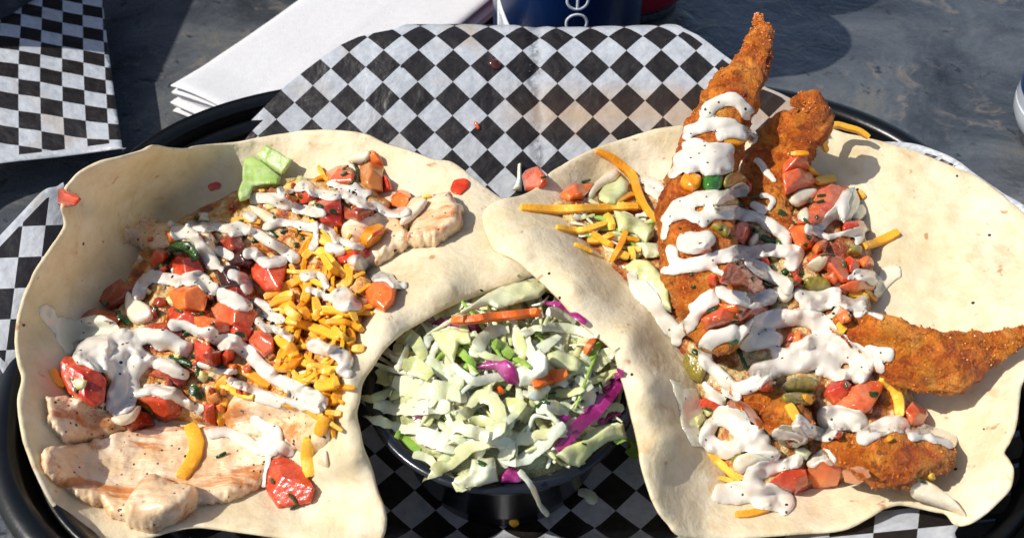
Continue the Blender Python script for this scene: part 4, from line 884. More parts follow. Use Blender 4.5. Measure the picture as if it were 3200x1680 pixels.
# tomatoes
for c, m, p, l in [
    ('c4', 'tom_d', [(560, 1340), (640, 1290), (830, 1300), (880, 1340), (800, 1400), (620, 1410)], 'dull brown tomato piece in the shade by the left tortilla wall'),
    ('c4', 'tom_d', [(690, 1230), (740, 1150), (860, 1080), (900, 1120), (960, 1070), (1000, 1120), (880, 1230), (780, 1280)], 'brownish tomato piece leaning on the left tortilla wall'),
    ('c7', 'tom_o', [(0, 60), (180, 110), (210, 160), (140, 220), (20, 190)], 'orange tomato cube under the short cheese shred'),
    ('c4', 'tom_r', [(1180, 1290), (1280, 1250), (1480, 1290), (1500, 1380), (1350, 1440), (1200, 1400)], 'red tomato chunk below the large orange one'),
    ('F', 'tom_p', [(530, 775), (590, 745), (650, 790), (625, 840), (560, 835)], 'pale pink tomato chunk left of the cheese heap'),
    ('c7', 'tom_r', [(10, 200), (120, 260), (180, 330), (120, 380), (20, 330)], 'red tomato scrap under the left sauce puddle edge'),
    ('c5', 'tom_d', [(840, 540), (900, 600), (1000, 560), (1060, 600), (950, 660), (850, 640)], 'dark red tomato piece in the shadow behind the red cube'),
    ('c5', 'tom_r', [(510, 460), (580, 455), (690, 490), (680, 520), (540, 535)], 'thin red tomato slice under the wavy upper sauce line'),
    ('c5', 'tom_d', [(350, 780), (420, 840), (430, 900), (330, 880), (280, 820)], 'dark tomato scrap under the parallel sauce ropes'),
    ('c6', 'tom_d', [(790, 160), (870, 130), (980, 125), (1070, 170), (1100, 260), (930, 250), (840, 210)], 'dark red tomato slice above the large sauce puddle'),
    ('c6', 'tom_r', [(1170, 580), (1250, 590), (1250, 700), (1190, 690)], 'thin red tomato sliver above the melted cheese strand'),
    ('c6', 'tom_d', [(740, 620), (880, 640), (900, 700), (760, 740), (700, 700)], 'crimson tomato wedge beneath the pale onion slice'),
    ('c4', 'tom_o', [(1160, 740), (1210, 760), (1260, 800), (1200, 830)], 'small orange tomato corner left of the first sauce rope'),
    ('c5', 'tom_d', [(20, 1060), (160, 1120), (200, 1200), (100, 1240), (0, 1180)], 'dark tomato piece beneath the oval sauce drop'),
    ]: tomato(c, m, p, l)
commit()
for c, m, p, l in [
    ('c5', 'tom_p', [(715, 310), (880, 275), (925, 330), (915, 405), (740, 400)], 'pinkish tomato block with cilantro at the top of the chicken taco'),
    ('c5', 'tom_l', [(955, 265), (1130, 265), (1120, 450), (1040, 455), (960, 400)], 'olive orange tomato block, rightmost of the topmost pieces'),
    ('c5', 'tom_o', [(1010, 190), (1040, 168), (1110, 215), (1130, 268), (1010, 268)], 'orange tomato tip rising behind the olive block'),
    ('c5', 'tom_r', [(1125, 340), (1160, 370), (1200, 440), (1120, 455)], 'narrow red tomato edge right of the olive block'),
    ('c5', 'tom_o', [(1170, 490), (1240, 455), (1305, 450), (1328, 510), (1280, 570), (1180, 550)], 'small orange tomato cube beside the onion strip and chicken chunk'),
    ('c5', 'tom_d', [(290, 470), (330, 415), (400, 460), (480, 500), (400, 530)], 'small brown red tomato in front of the lettuce leaf'),
    ('c5', 'tom_r', [(600, 560), (660, 520), (740, 505), (830, 510), (842, 700), (760, 700), (690, 680)], 'bright red tomato cube with cilantro on its face'),
    ('c4', 'tom_d', [(1540, 800), (1600, 755), (1690, 760), (1730, 820), (1690, 880), (1600, 880)], 'dark red tomato lump between the upper sauce ropes'),
    ('c5', 'tom_r', [(190, 980), (300, 950), (450, 960), (430, 1060), (400, 1150), (290, 1155), (200, 1080)], 'glossy red tomato cube in the middle of the chicken taco'),
    ('c5', 'tom_o', [(990, 1150), (1060, 1100), (1170, 1080), (1225, 1150), (1200, 1240), (1130, 1300), (1020, 1250)], 'lone orange tomato cube by the tortilla fold at the cheese heap'),
    ('c5', 'orp', [(960, 790), (1000, 720), (1100, 680), (1150, 720), (1100, 800), (1010, 850)], 'shiny orange tomato piece on the long chicken slice'),
    ('c4', 'tom_r', [(1060, 960), (1110, 850), (1160, 840), (1190, 900), (1140, 970), (1080, 1000)], 'red tomato tip left of the large cilantro leaf'),
    ('c4', 'tom_r', [(1180, 970), (1300, 900), (1400, 930), (1440, 1010), (1300, 1080), (1220, 1060)], 'deep red tomato chunk under the large cilantro leaf'),
    ('c4', 'tom_o', [(1190, 1180), (1260, 1090), (1340, 1060), (1420, 1130), (1470, 1180), (1440, 1290), (1250, 1290)], 'large orange tomato chunk left of centre in the chicken taco'),
    ('c7', 'tom_p', [(30, 180), (110, 110), (230, 130), (240, 200), (120, 230)], 'pale wet tomato scrap with a shiny highlight'),
    ('c7', 'tom_r', [(210, 160), (250, 110), (320, 100), (360, 150), (340, 230), (260, 240)], 'bright red tomato tip with a cilantro sliver'),
    ('c7', 'tom_p', [(320, 170), (420, 160), (480, 210), (480, 285), (420, 310), (330, 240)], 'pink red tomato chunk left of the blunt cheese stick'),
    ('c7', 'tom_r', [(165, 330), (220, 258), (255, 265), (240, 320), (195, 370)], 'tiny scarlet tomato sliver under the sauce fork'),
    ('c7', 'tom_d', [(60, 290), (180, 270), (170, 345), (110, 375)], 'dark red tomato piece in the hollow below the sauce drip'),
    ('c6', 'tom_r', [(355, 360), (380, 320), (470, 315), (560, 380), (620, 440), (605, 560), (560, 610), (480, 570), (400, 520), (360, 430)], 'big orange red tomato chunk with a seed, at the left of the sauce puddle'),
    ('c6', 'tom_r', [(780, 550), (900, 535), (1060, 545), (1050, 640), (960, 690), (900, 660), (870, 600)], 'bumpy red tomato below the large sauce puddle'),
    ('c6', 'tom_d', [(860, 410), (930, 365), (1060, 375), (1110, 400), (1080, 470), (1040, 485), (960, 440)], 'purplish brown tomato set in the sauce puddle'),
    ('c7', 'tom_r', [(410, 1040), (440, 960), (475, 905), (545, 885), (655, 955), (715, 1080), (690, 1150), (600, 1170), (500, 1190), (440, 1100)], 'lone red tomato chunk with seeds at the front right of the chicken taco'),
    ('c4', 'tom_r', [(405, 530), (410, 445), (480, 455), (540, 465), (575, 500), (530, 550), (470, 560), (420, 550)], 'flat red tomato chip stuck on the outer left rim of the tortilla'),
    ('c4', 'dark', [(1480, 960), (1700, 1000), (1690, 1130), (1560, 1130)], 'dark purple brown onion piece beneath the tilted sauce drop'),
    ('c5', 'dark', [(20, 940), (80, 870), (150, 860), (240, 920), (180, 990), (60, 990)], 'dark purple olive like piece beside the glossy red cube')]:
    tomato(c, m, p, l, T_=.55 if m != 'tom_d' else .4)
commit()
# onions, lettuce, herbs
lf1 = piece('lettuce_leaf', MT['lettuce'], 'c5', [(112, 450), (140, 400), (135, 300), (148, 236), (230, 236), (300, 290), (370, 340), (410, 375), (385, 420), (300, 425), (215, 440), (185, 520), (120, 540), (104, 490)], 'light green folded lettuce leaf at the back of the chicken taco', 'lettuce', T_=.12, edge=8, curl=.1, lift=.3, nz=.03, step=4)
lf2 = piece('leaf_fold', MT['lettuce'], 'c5', [(235, 222), (262, 200), (290, 180), (310, 160), (345, 185), (400, 205), (440, 240), (492, 265), (455, 330), (420, 372), (360, 340), (290, 280)], None, None, T_=.12, edge=8, curl=.1, lift=.42, nz=.03, step=4)
lf2.parent = lf1; lf2.location = lf2.location - lf1.location
for c, p, l in [('c5', [(180, 565), (240, 555), (330, 600), (400, 650), (330, 690), (270, 650)], 'translucent onion sliver crossing the upper sauce drops'),
                ('c5', [(870, 220), (950, 175), (1030, 165), (1040, 210), (1000, 250), (900, 255)], 'glassy onion bit on the highest tomato pieces'),
                ('c5', [(1240, 670), (1290, 560), (1400, 510), (1440, 520), (1380, 610), (1280, 680)], 'pale onion strip leaning on the peppered chicken chunk'),
                ('c6', [(640, 665), (700, 640), (820, 590), (780, 670), (700, 700)], 'pale onion slice under the tip of the sauce puddle'),
                ('c4', [(890, 1150), (960, 1200), (1060, 1260), (1080, 1340), (960, 1390), (880, 1300)], 'greyish onion piece in the shade beside the large orange tomato'),
                ('c7', [(740, 860), (780, 850), (790, 940), (730, 920)], 'thin onion curl between the cheese sticks and the fold')]:
    piece('onion_piece', MT['onion'], c, p, l, 'onion', T_=.25, edge=15, soft=True)
H1 = 'small dark green cilantro bit among the chicken taco toppings'
for c, w_, p in [('c5', 28, [(890, 220), (930, 280), (950, 340), (930, 390)]), ('c5', 25, [(820, 335), (870, 318)]), ('c5', 22, [(840, 295), (875, 270)]), ('c5', 40, [(885, 425), (915, 370)]),
                 ('c5', 36, [(620, 570), (660, 545), (690, 560)]), ('c5', 34, [(745, 585), (790, 600)]), ('c4', 34, [(1090, 1000), (1150, 960), (1200, 900)]), ('c6', 40, [(980, 305), (1050, 330), (1110, 360)]),
                 ('c6', 66, [(1100, 490), (1150, 520), (1180, 540)]), ('c6', 34, [(680, 45), (700, 95)]), ('c6', 36, [(710, 90), (750, 120)]), ('c4', 30, [(725, 1235), (760, 1245)]), ('c6', 16, [(405, 430), (430, 470), (445, 520)]),
                 ('c7', 20, [(560, 1100), (590, 1130), (610, 1160)]), ('c7', 18, [(570, 1190), (620, 1160)]), ('c7', 22, [(250, 170), (310, 190)]), ('c6', 30, [(1060, 185), (1105, 150)]), ('c5', 34, [(260, 705), (320, 730), (370, 770)]),
                 ('c5', 24, [(370, 430), (400, 470)]), ('c5', 20, [(540, 430), (560, 440)]), ('c5', 24, [(950, 250), (1010, 245)]), ('c4', 40, [(1080, 1260), (1130, 1320)]), ('c5', 30, [(440, 720), (400, 745)]), ('c4', 22, [(1230, 1280), (1290, 1300)]),
                 ('c4', 22, [(1350, 1310), (1390, 1320)]), ('c5', 22, [(930, 1170), (980, 1190)]), ('c7', 20, [(455, 1010), (475, 1040)]), ('c5', 22, [(310, 600), (350, 610)]), ('c6', 26, [(550, 590), (590, 605)]), ('c6', 22, [(600, 1420), (690, 1440)]),
                 ('c7', 22, [(140, 890), (200, 860)]), ('c6', 28, [(1140, 350), (1150, 420)]), ('c5', 26, [(1480, 360), (1485, 420)])][:-1]:
    fleck(c, p, w_, H1, 'cilantro bits on the chicken taco')
piece('cilantro_leaf', MT['cil'], 'c4', [(1180, 850), (1240, 810), (1340, 808), (1390, 860), (1405, 930), (1350, 960), (1330, 900), (1280, 880), (1220, 880)], 'largest dark green cilantro leaf lying on the red tomato, left of the sauce rope', 'herb', T_=.12, edge=14, curl=.12, lift=.12)
piece('tomato_seed', MT['pale'], 'c6', [(410, 450), (450, 425), (505, 440), (490, 490), (440, 495)], 'single pale seed on the big orange red tomato chunk', 'seed', T_=.12, edge=10)
commit()
fill([(430, 900), (560, 700), (860, 560), (1100, 600), (1050, 720), (900, 860), (880, 1180), (520, 1290), (300, 1200)], 34, H1, 'cilantro bits on the chicken taco', ['cil'], 10, 20); commit()
# sauces
sauce('c5', [(75, [(225, 500), (290, 500), (370, 515), (440, 548)]), (40, [(390, 435), (430, 450), (480, 455)])], 'fat white sauce drop in front of the lettuce leaf')
sauce('c5', [(62, [(520, 430), (560, 405), (600, 415), (640, 450), (700, 470), (760, 480), (840, 470), (900, 500), (1000, 540), (1090, 570), (1190, 605), (1270, 590)]), (50, [(930, 410), (960, 440), (1010, 460)]), (35, [(740, 395), (850, 415), (930, 430)])], 'wavy white sauce line trailing from the lettuce to the chicken chunk')
sauce('c5', [(58, [(500, 560), (600, 590), (690, 600)]), (45, [(160, 615), (205, 640)]), (62, [(300, 690), (430, 670), (520, 680), (600, 700), (640, 690)]), (36, [(650, 700), (650, 780), (620, 850)])], 'white sauce band just left of the bright red tomato cube')
sauce('c4', [(64, [(1340, 690), (1400, 700)]), (76, [(1440, 700), (1520, 700), (1600, 715), (1690, 705), (1760, 730)]), ('c5', 70, [(60, 735), (150, 730), (240, 745), (300, 790), (370, 830), (440, 880), (490, 920)])], 'long white sauce rope running over the upper tomatoes')
sauce('c5', [(72, [(170, 880), (220, 875), (260, 930), (330, 950), (410, 930)])], 'thick white sauce squiggle on the glossy red tomato cube')
sauce('c4', [(84, [(1245, 745), (1330, 745), (1400, 810), (1450, 880), (1500, 960)]), (40, [(1500, 960), (1560, 1000)])], 'smooth white sauce rope beside the large cilantro leaf')
sauce('c4', [(84, [(975, 1165), (1000, 1100), (1080, 1045), (1170, 1065), (1250, 1080)]), (88, [(1330, 1065), (1420, 1060), (1460, 1115), (1510, 1140)]), (30, [(1220, 1090), (1330, 1080)])], 'white sauce arc left of the large orange tomato chunk')
sauce('c4', [(70, [(1550, 870), (1620, 895)])], 'small white sauce drop by the dark purple piece')
sauce('c4', [(80, [(1640, 1040), (1700, 1060), (1745, 1130)])], 'oval white sauce drop tinted red at one end')
sauce('c4', [(92, [(1560, 1175), (1640, 1205), (1740, 1255)])], 'white sauce drop just below the red tinted oval')
sauce('c5', [(50, [(690, 700), (760, 730), (800, 790), (880, 820), (965, 850)]), (28, [(870, 830), (960, 830)])], 'thin white sauce trail under the bright red tomato cube')
sauce('c5', [(64, [(745, 835), (800, 850), (815, 865)])], 'small round white sauce drop on the cheese strands')
sauce('c5', [(66, [(910, 935), (955, 945), (975, 975)])], 'small white sauce drop on the red oily spot')
sauce('c5', [(66, [(1060, 1045), (1150, 1050), (1200, 1090), (1270, 1110)])], 'white sauce strip behind the lone orange tomato cube')
sauce('c5', [(50, [(560, 1045), (640, 1035), (700, 1060), (725, 1110)]), (52, [(600, 1135), (680, 1180), (740, 1200), (790, 1200)]), (150, [(840, 1205), (850, 1215)]), (90, [(910, 1235), (930, 1250)])], 'round white sauce pool with a tail on the cheese heap')
sauce('c5', [(64, [(235, 1225), (280, 1250), (320, 1320), (400, 1350)]), ('c7', 42, [(380, 95), (430, 140), (500, 165), (570, 200)])], 'thin white sauce dribble down the orange tomatoes')
sauce('r6', [(64, [(790, 375), (870, 375), (935, 400)]), (44, [(880, 620), (950, 680), (1000, 705)]), (70, [(640, 400), (600, 480), (620, 560), (600, 660)]), (60, [(760, 470), (850, 490), (920, 530)]), (66, [(420, 400), (520, 360), (640, 335)]), (60, [(740, 610), (860, 620)])],
      'largest white sauce puddle covering the left side of the chicken taco', flat=.5, sm=4, T_=.16, edge=34,
      polys=[[(372, 445), (385, 390), (450, 350), (560, 325), (700, 298), (830, 300), (905, 340), (965, 390), (950, 445), (890, 430), (800, 385), (700, 385), (760, 432), (850, 455), (935, 500), (955, 545), (900, 545), (830, 505), (755, 500), (700, 560), (700, 600), (800, 595), (890, 610), (940, 665), (925, 695), (860, 650), (760, 640), (700, 650), (690, 690), (640, 725), (565, 745), (530, 705), (540, 620), (560, 560), (520, 520), (450, 505), (390, 480)]])
sauce('c6', [(60, [(1000, 120), (1080, 130), (1140, 160), (1230, 170)]), ('c7', 78, [(175, 225), (235, 215), (300, 265), (360, 315), (410, 365), (480, 430), (600, 490), (700, 530), (750, 570)]), ('c7', 120, [(690, 560), (720, 575)]),
             ('c7', 46, [(560, 560), (640, 600)])], 'longest white sauce rope from the red tomatoes down across the cheese')
sauce('c7', [(84, [(710, 240), (760, 265), (850, 290), (895, 330)]), (50, [(860, 380), (900, 400)])], 'white sauce patch on cheese against the tortilla fold')
sauce('c7', [(46, [(230, 450), (330, 490), (430, 530), (500, 560), (560, 560)]), (30, [(380, 560), (500, 590)])], 'faint white sauce streak on the seasoned chicken slice', flat=.5)
sauce('c7', [(62, [(115, 745), (200, 745), (280, 775), (380, 840), (470, 850)]), (72, [(375, 685), (440, 720), (480, 760), (420, 800)]), (60, [(470, 780), (560, 850)]), (26, [(440, 900), (425, 960), (415, 1050)])], 'speckled white sauce over the seasoned chicken above the lone tomato', flat=.5)
sauce('c7', [(38, [(0, 150), (80, 190), (130, 215)]), (34, [(0, 580), (45, 625)]), (30, [(50, 350), (160, 390), (250, 390)])], 'small white sauce scraps right of the big puddle')
o = sauce('c6', [(80, [(265, 45), (300, 100), (360, 150)]), (110, [(360, 130), (440, 160), (520, 120), (640, 150)]), (60, [(360, 200), (400, 260)])], 'thin see-through smear of white sauce on the left tortilla wall', flat=.07, m='thin', under=.03, lift=.0)
o = sauce('c5', [(60, [(840, 920), (920, 890), (990, 880)]), (30, [(1060, 760), (1120, 740)])], 'bright red sauce smear beside the orange tomato piece', m='redoil', name='red_sauce', flat=.25)
o = sauce('c5', [(80, [(1645, 420), (1690, 400)]), (30, [(1640, 450), (1660, 455)])], 'bright orange red sauce dot on the tortilla beyond the chicken chunk', m='redoil', name='red_sauce', flat=.08)
o = sauce('c4', [(50, [(1490, 415), (1530, 405)])], 'faint orange spot on the tortilla left of the lettuce leaf', m='redoil', name='red_sauce', flat=.03)
commit()
# ================================================================== RIGHT TACO
def leaf(name, m, c, p, l, cat='lettuce', **kw):
    a = dict(T_=.2, edge=16, curl=.2, lift=.12); a.update(kw); return piece(name, MT[m], c, p, l, cat, **a)
SHRED = 'yellow orange cheese shred beside the fried fish'
# back left corner : cabbage, cheese, tomato
leaf('lettuce_leaf', 'pale', 'd2', [(1050, 640), (1150, 655), (1250, 700), (1340, 760), (1340, 820), (1280, 865), (1200, 800), (1090, 790), (1070, 740)], 'pale yellow green lettuce piece left of the tall fish, below the crossing cheese strands')
leaf('cabbage_shred', 'cab', 'd2', [(1200, 870), (1370, 865), (1390, 960), (1280, 970)], 'white cabbage piece touching the left side of the tall fish', 'cabbage')
HQ = [(1740, 655), (1850, 630), (2010, 620), (2060, 700), (2060, 790), (1990, 800), (1900, 780), (1830, 740)]
CAB = 'small pale cabbage shred between the cheese strands and the tall fish'
for i in range(46):
    p = inside(HQ); a = random.uniform(-.5, .9); L = random.uniform(18, 45); d = np.array([math.cos(a), math.sin(a)]); nn = np.array([-d[1], d[0]])
    o = strip('cabbage_shred', MT[random.choice(['cab', 'cab', 'pale', 'green'])], [p - d * L, p + nn * random.uniform(-12, 12), p + d * L], random.uniform(8, 20), th=.08, arc=.7, jag=.5, lift=random.uniform(0, .12), twist=.8)
    tag(o, 'small %s cabbage shred %s between cheese and tall fish' % ({'white_cabbage': 'white', 'pale_lettuce': 'yellowish', 'green_cabbage': 'light green'}[o.data.materials[0].name], lean(p - d, p + d)), 'cabbage', 'cabbage shreds in the fish taco')
commit()
for c, w_, p, l in [('d2', 48, [(650, 750), (750, 770), (850, 770), (1000, 720)], None), ('d2', 62, [(1000, 660), (1030, 710), (1040, 770)], None), ('d2', 50, [(870, 845), (960, 840), (1050, 800)], None),
                    ('d2', 40, [(1140, 830), (1230, 840)], None), ('d2', 60, [(1060, 920), (1160, 960)], None), ('d2', 50, [(1150, 905), (1250, 910)], None), ('d2', 50, [(1180, 900), (1190, 975)], None), ('d2', 40, [(780, 870), (900, 925)], None),
                    ('d2', 50, [(900, 790), (1000, 860), (1050, 880)], None)]:
    cheese(c, p, w_, l, jag=.15, twist=.2)
leaf('lettuce_leaf', 'pale', 'd2', [(945, 520), (990, 460), (1060, 440), (1100, 400), (1160, 440), (1150, 520), (1070, 600), (1000, 600), (950, 560)], 'small pale green lettuce piece beside the onion petal at the back of the fish taco')
piece('onion_piece', MT['onion'], 'd2', [(855, 555), (900, 460), (980, 380), (1060, 340), (1100, 370), (1060, 430), (960, 480), (890, 560)], 'translucent onion petal at the back left of the fish taco', 'onion', T_=.25, edge=18, soft=True)
leaf('cabbage_shred', 'cab', 'd2', [(345, 490), (370, 420), (380, 310), (405, 310), (405, 500)], 'white cabbage sliver standing against the checkered paper in the valley', 'cabbage', curl=.05)
tomato('d2', 'tom_p', [(405, 380), (440, 350), (520, 340), (580, 400), (590, 440), (530, 500), (430, 490)], 'orange tomato chunk in the valley between the tortillas and the paper')
tomato('d2', 'tom_o', [(670, 530), (740, 470), (830, 445), (920, 430), (880, 490), (840, 550), (740, 570)], 'orange red tomato wedge with a green fleck on the back rim of the right tortilla')
sauce('d2', [(60, [(1240, 420), (1330, 430), (1400, 480)]), (60, [(1300, 480), (1400, 540)])], 'white sauced onion pinched against the tall fish', flat=.5)
commit()
cheese('d2', [(1140, 780), (1110, 860), (1040, 985)], 46, 'upright cheese shred standing in the cabbage by the tall fish')
cheese('d2', [(1080, 580), (1150, 530), (1190, 520)], 40, 'short cheese shred under the crossing of the two long strands')
commit()
cheese('d2', [(400, 615), (600, 630), (800, 625), (950, 620), (1080, 610), (1220, 610)], 62, 'long horizontal cheese strand resting on the left tip of the right tortilla', taper=.1, th=.22)
commit()
cheese('d2', [(930, 215), (1040, 265), (1120, 330), (1190, 400), (1220, 500), (1280, 620), (1380, 730)], 62, 'long curved cheese strand sloping down over the horizontal one', taper=.5, th=.22)
# salad on the left wall
leaf('lettuce_leaf', 'pale', 'd2', [(1125, 1030), (1200, 980), (1300, 1000), (1400, 1100), (1450, 1200), (1460, 1352), (1380, 1300), (1300, 1200), (1200, 1110)], 'long pale lettuce leaf squeezed between the left tortilla wall and the tall fish', curl=.12)
commit()
sauce('d2', [(70, [(1180, 1100), (1200, 1170), (1240, 1230), (1310, 1290), (1390, 1352)]), ('d4', 75, [(20, 0), (60, 60), (120, 150), (185, 230)])], 'long white sauce streak down the inner left wall of the right tortilla', flat=.45)
o = sauce('r8', [], 'thin grey white smear low on the left wall of the right tortilla', flat=.03, m='thin', polys=[[(800, 560), (860, 580), (930, 600), (960, 700), (950, 800), (960, 900), (900, 890), (860, 800), (830, 680)]], T_=.03, edge=30, under=.03, lift=.0)
commit()

# fish
fb = fishtube('fried_fish', MT['fish'], [(2470, 322, 7.7, 8), (2512, 318, 7.7, 36), (2530, 340, 7.5, 56), (2520, 388, 6.9, 72), (2482, 432, 6.3, 84), (2440, 480, 5.8, 90), (2410, 540, 5.5, 90), (2395, 600, 5.3, 85), (2400, 680, 5.1, 70), (2420, 760, 4.9, 50), (2430, 800, 4.7, 10)], asp=.55, amp=.12)
tag(fb, 'shaded brown fried fish strip right behind the tall one, ending in a lit knob', 'fried fish'); commit()
fa = fishtube('fried_fish', MT['fish'], [(2362, 44, 8.9, 5), (2372, 56, 8.9, 13), (2366, 72, 8.85, 12), (2378, 84, 8.8, 12), (2386, 100, 8.75, 26), (2374, 122, 8.65, 34), (2364, 160, 8.45, 44), (2350, 200, 8.2, 56), (2324, 245, 8.0, 66), (2296, 290, 7.7, 74), (2272, 340, 7.4, 80), (2248, 400, 7.0, 86), (2222, 460, 6.7, 92),
               (2196, 540, 6.5, 100), (2180, 620, 6.35, 108), (2174, 700, 6.25, 114), (2180, 780, 6.15, 116), (2196, 860, 6.0, 116), (2218, 930, 5.85, 112), (2240, 1000, 5.6, 100), (2270, 1060, 5.35, 80), (2290, 1090, 5.1, 20)], asp=.62, amp=.12)
tag(fa, 'tall fried fish strip rising to a crooked tip at the back of the right taco', 'fried fish'); commit()
fe = fishtube('fried_fish', MT['fish'], [(2290, 1200, 4.9, 12), (2330, 1225, 5.0, 45), (2390, 1255, 5.0, 60), (2450, 1300, 4.9, 60), (2510, 1340, 4.7, 45), (2545, 1365, 4.5, 10)], asp=.7)
tag(fe, 'short fried fish corner between the big sauce pool and the lettuce', 'fried fish')
fd = fishtube('fried_fish', MT['fish'], [(2570, 1372, 4.6, 10), (2600, 1385, 4.7, 42), (2660, 1410, 4.8, 58), (2730, 1432, 4.8, 74), (2800, 1440, 4.7, 80), (2870, 1432, 4.6, 72), (2930, 1415, 4.5, 56), (2962, 1402, 4.4, 34), (2980, 1395, 4.4, 8)], asp=.58)
tag(fd, 'fried fish end at the lower right, under a line of sauce, beside the onion sliver', 'fried fish')
fc = fishtube('fried_fish', MT['fish'], [(2600, 1010, 5.2, 20), (2650, 1022, 5.3, 42), (2710, 1040, 5.3, 62), (2770, 1070, 5.3, 84), (2830, 1112, 5.3, 96), (2900, 1128, 5.3, 100), (2975, 1128, 5.35, 92), (3035, 1108, 5.45, 70), (3080, 1092, 5.5, 52), (3130, 1075, 5.65, 38), (3190, 1048, 5.8, 27), (3240, 1035, 5.9, 15), (3270, 1030, 5.9, 5)], asp=.52)
tag(fc, 'broad fried fish piece pointing right with a narrow tail over the tortilla edge', 'fried fish'); commit()
# salsa filler on the lower taco
SAL = lambda p, m: 'small %s scrap in the salsa of the fish taco, %s' % (WD[m], 'right of the tall fish' if p[1] < 850 else 'beside the big sauce pool' if p[1] < 1150 else 'near the front edge')
HS = [(2420, 720), (2560, 640), (2680, 740), (2740, 840), (2700, 1000), (2600, 1020), (2520, 1120), (2430, 1000), (2330, 900), (2380, 800)]
HS2 = [(2150, 1230), (2300, 1260), (2450, 1350), (2600, 1280), (2700, 1250), (2760, 1290), (2600, 1380), (2560, 1450), (2350, 1480), (2240, 1420), (2180, 1330)]
MX = ['tom_r', 'tom_o', 'tom_d', 'tom_p', 'onion', 'cil', 'jal', 'tom_d']
for k in range(2): fill(HS, 22, SAL, 'salsa scraps on the fish taco', MX); commit()
fill(HS2, 26, SAL, 'salsa scraps on the fish taco', MX + ['pale', 'pale']); commit()

for c, m, p, l in [
    ('d3', 'tom_p', [(1010, 260), (1060, 200), (1170, 200), (1190, 290), (1100, 310), (1000, 330)], 'orange pink tomato block beneath a cheese edge, right of the shaded fish'),
    ('d3', 'tom_p', [(1000, 330), (1100, 310), (1200, 320), (1240, 400), (1200, 440), (1020, 480)], 'pink red tomato block just below the orange pink one'),
    ('d3', 'tom_o', [(1060, 740), (1120, 680), (1200, 700), (1260, 780), (1230, 850), (1120, 870), (1080, 800)], 'orange red tomato below the large rusty chunk'),
    ('d3', 'tom_r', [(1420, 700), (1480, 650), (1540, 660), (1620, 720), (1550, 760), (1430, 740)], 'crimson tomato tip above the sauce covered onion spear'),
    ('d3', 'tom_p', [(1170, 930), (1280, 900), (1430, 930), (1470, 1000), (1470, 1090), (1420, 1090), (1300, 1000), (1200, 970)], 'translucent pink tomato sheet at the right of the salsa'),
    ('d3', 'tom_r', [(1430, 920), (1500, 930), (1550, 990), (1500, 1050), (1460, 1030)], 'bright red tomato wedge beside the pink tomato sheet'),
    ('d3', 'tom_o', [(1540, 930), (1620, 920), (1650, 980), (1560, 1000)], 'orange red tomato nub above the right sauce ball'),
    ('d3', 'tom_o', [(1400, 1120), (1560, 1080), (1680, 1080), (1640, 1150), (1520, 1180)], 'orange red tomato under the right sauce ball'),
    ('d4', 'tom_r', [(520, 140), (620, 100), (700, 105), (690, 130), (600, 155), (540, 180)], 'red tomato strip on top of the largest sauce pool edge'),
    ('d4', 'tom_p', [(330, 180), (420, 130), (500, 120), (540, 180), (450, 210), (360, 230)], 'pale red tomato left above the largest sauce pool'),
    ('d4', 'tom_r', [(320, 600), (440, 600), (450, 650), (390, 670), (330, 650)], 'small red tomato at the shaded left foot of the fish'),
    ('d4', 'tom_d', [(470, 620), (540, 620), (600, 660), (665, 720), (670, 775), (600, 720), (500, 680)], 'brown red tomato strip left of the short fish corner'),
    ('d4', 'tom_r', [(640, 550), (660, 500), (740, 505), (720, 560), (670, 560)], 'red tomato edge between the sauce pool and the green pepper ring'),
    ('d4', 'tom_r', [(990, 585), (1010, 530), (1100, 505), (1150, 540), (1120, 600), (1050, 640)], 'bright red tomato end below the right of the big sauce pool'),
    ('d4', 'tom_p', [(1050, 640), (1120, 560), (1200, 520), (1330, 500), (1300, 580), (1250, 670), (1200, 695), (1100, 665)], 'large pinkish tomato block with herbs below the big sauce pool'),
    ('d4', 'tom_o', [(1060, 165), (1080, 105), (1130, 115), (1145, 180), (1090, 195)], 'orange tomato bead under the sauce, left of the broad fish'),
    ('d4', 'tom_r', [(700, 1050), (780, 990), (900, 980), (910, 1080), (840, 1120), (740, 1085)], 'red tomato cube under the lowest sauce squiggle'),
    ('d4', 'tom_o', [(910, 970), (1050, 930), (1100, 990), (1070, 1070), (960, 1090), (905, 1060)], 'orange tomato cube, middle of the three at the front edge'),
    ('d4', 'tom_o', [(1090, 980), (1230, 980), (1255, 1020), (1180, 1065), (1110, 1050)], 'orange red tomato wedge, rightmost of the three at the front edge'),
    ('d6', 'tom_p', [(600, 620), (650, 565), (720, 600), (738, 660), (700, 730), (640, 700)], 'pink red rounded tomato above the sauce line on the lower right fish'),
    ('d3', 'tom_r', [(300, 880), (420, 870), (500, 820), (512, 880), (460, 915)], 'red tomato peeking from under the pill shaped sauce drop'),
    ('d3', 'tom_r', [(470, 1060), (550, 1070), (560, 1095), (530, 1130), (480, 1110)], 'tiny bright red tomato square on the tall fish'),
    ('d3', 'tom_o', [(550, 1230), (640, 1260), (760, 1270), (720, 1340), (600, 1320)], 'orange tomato patch above the largest sauce pool')]:
    tomato(c, m, p, l)
commit()
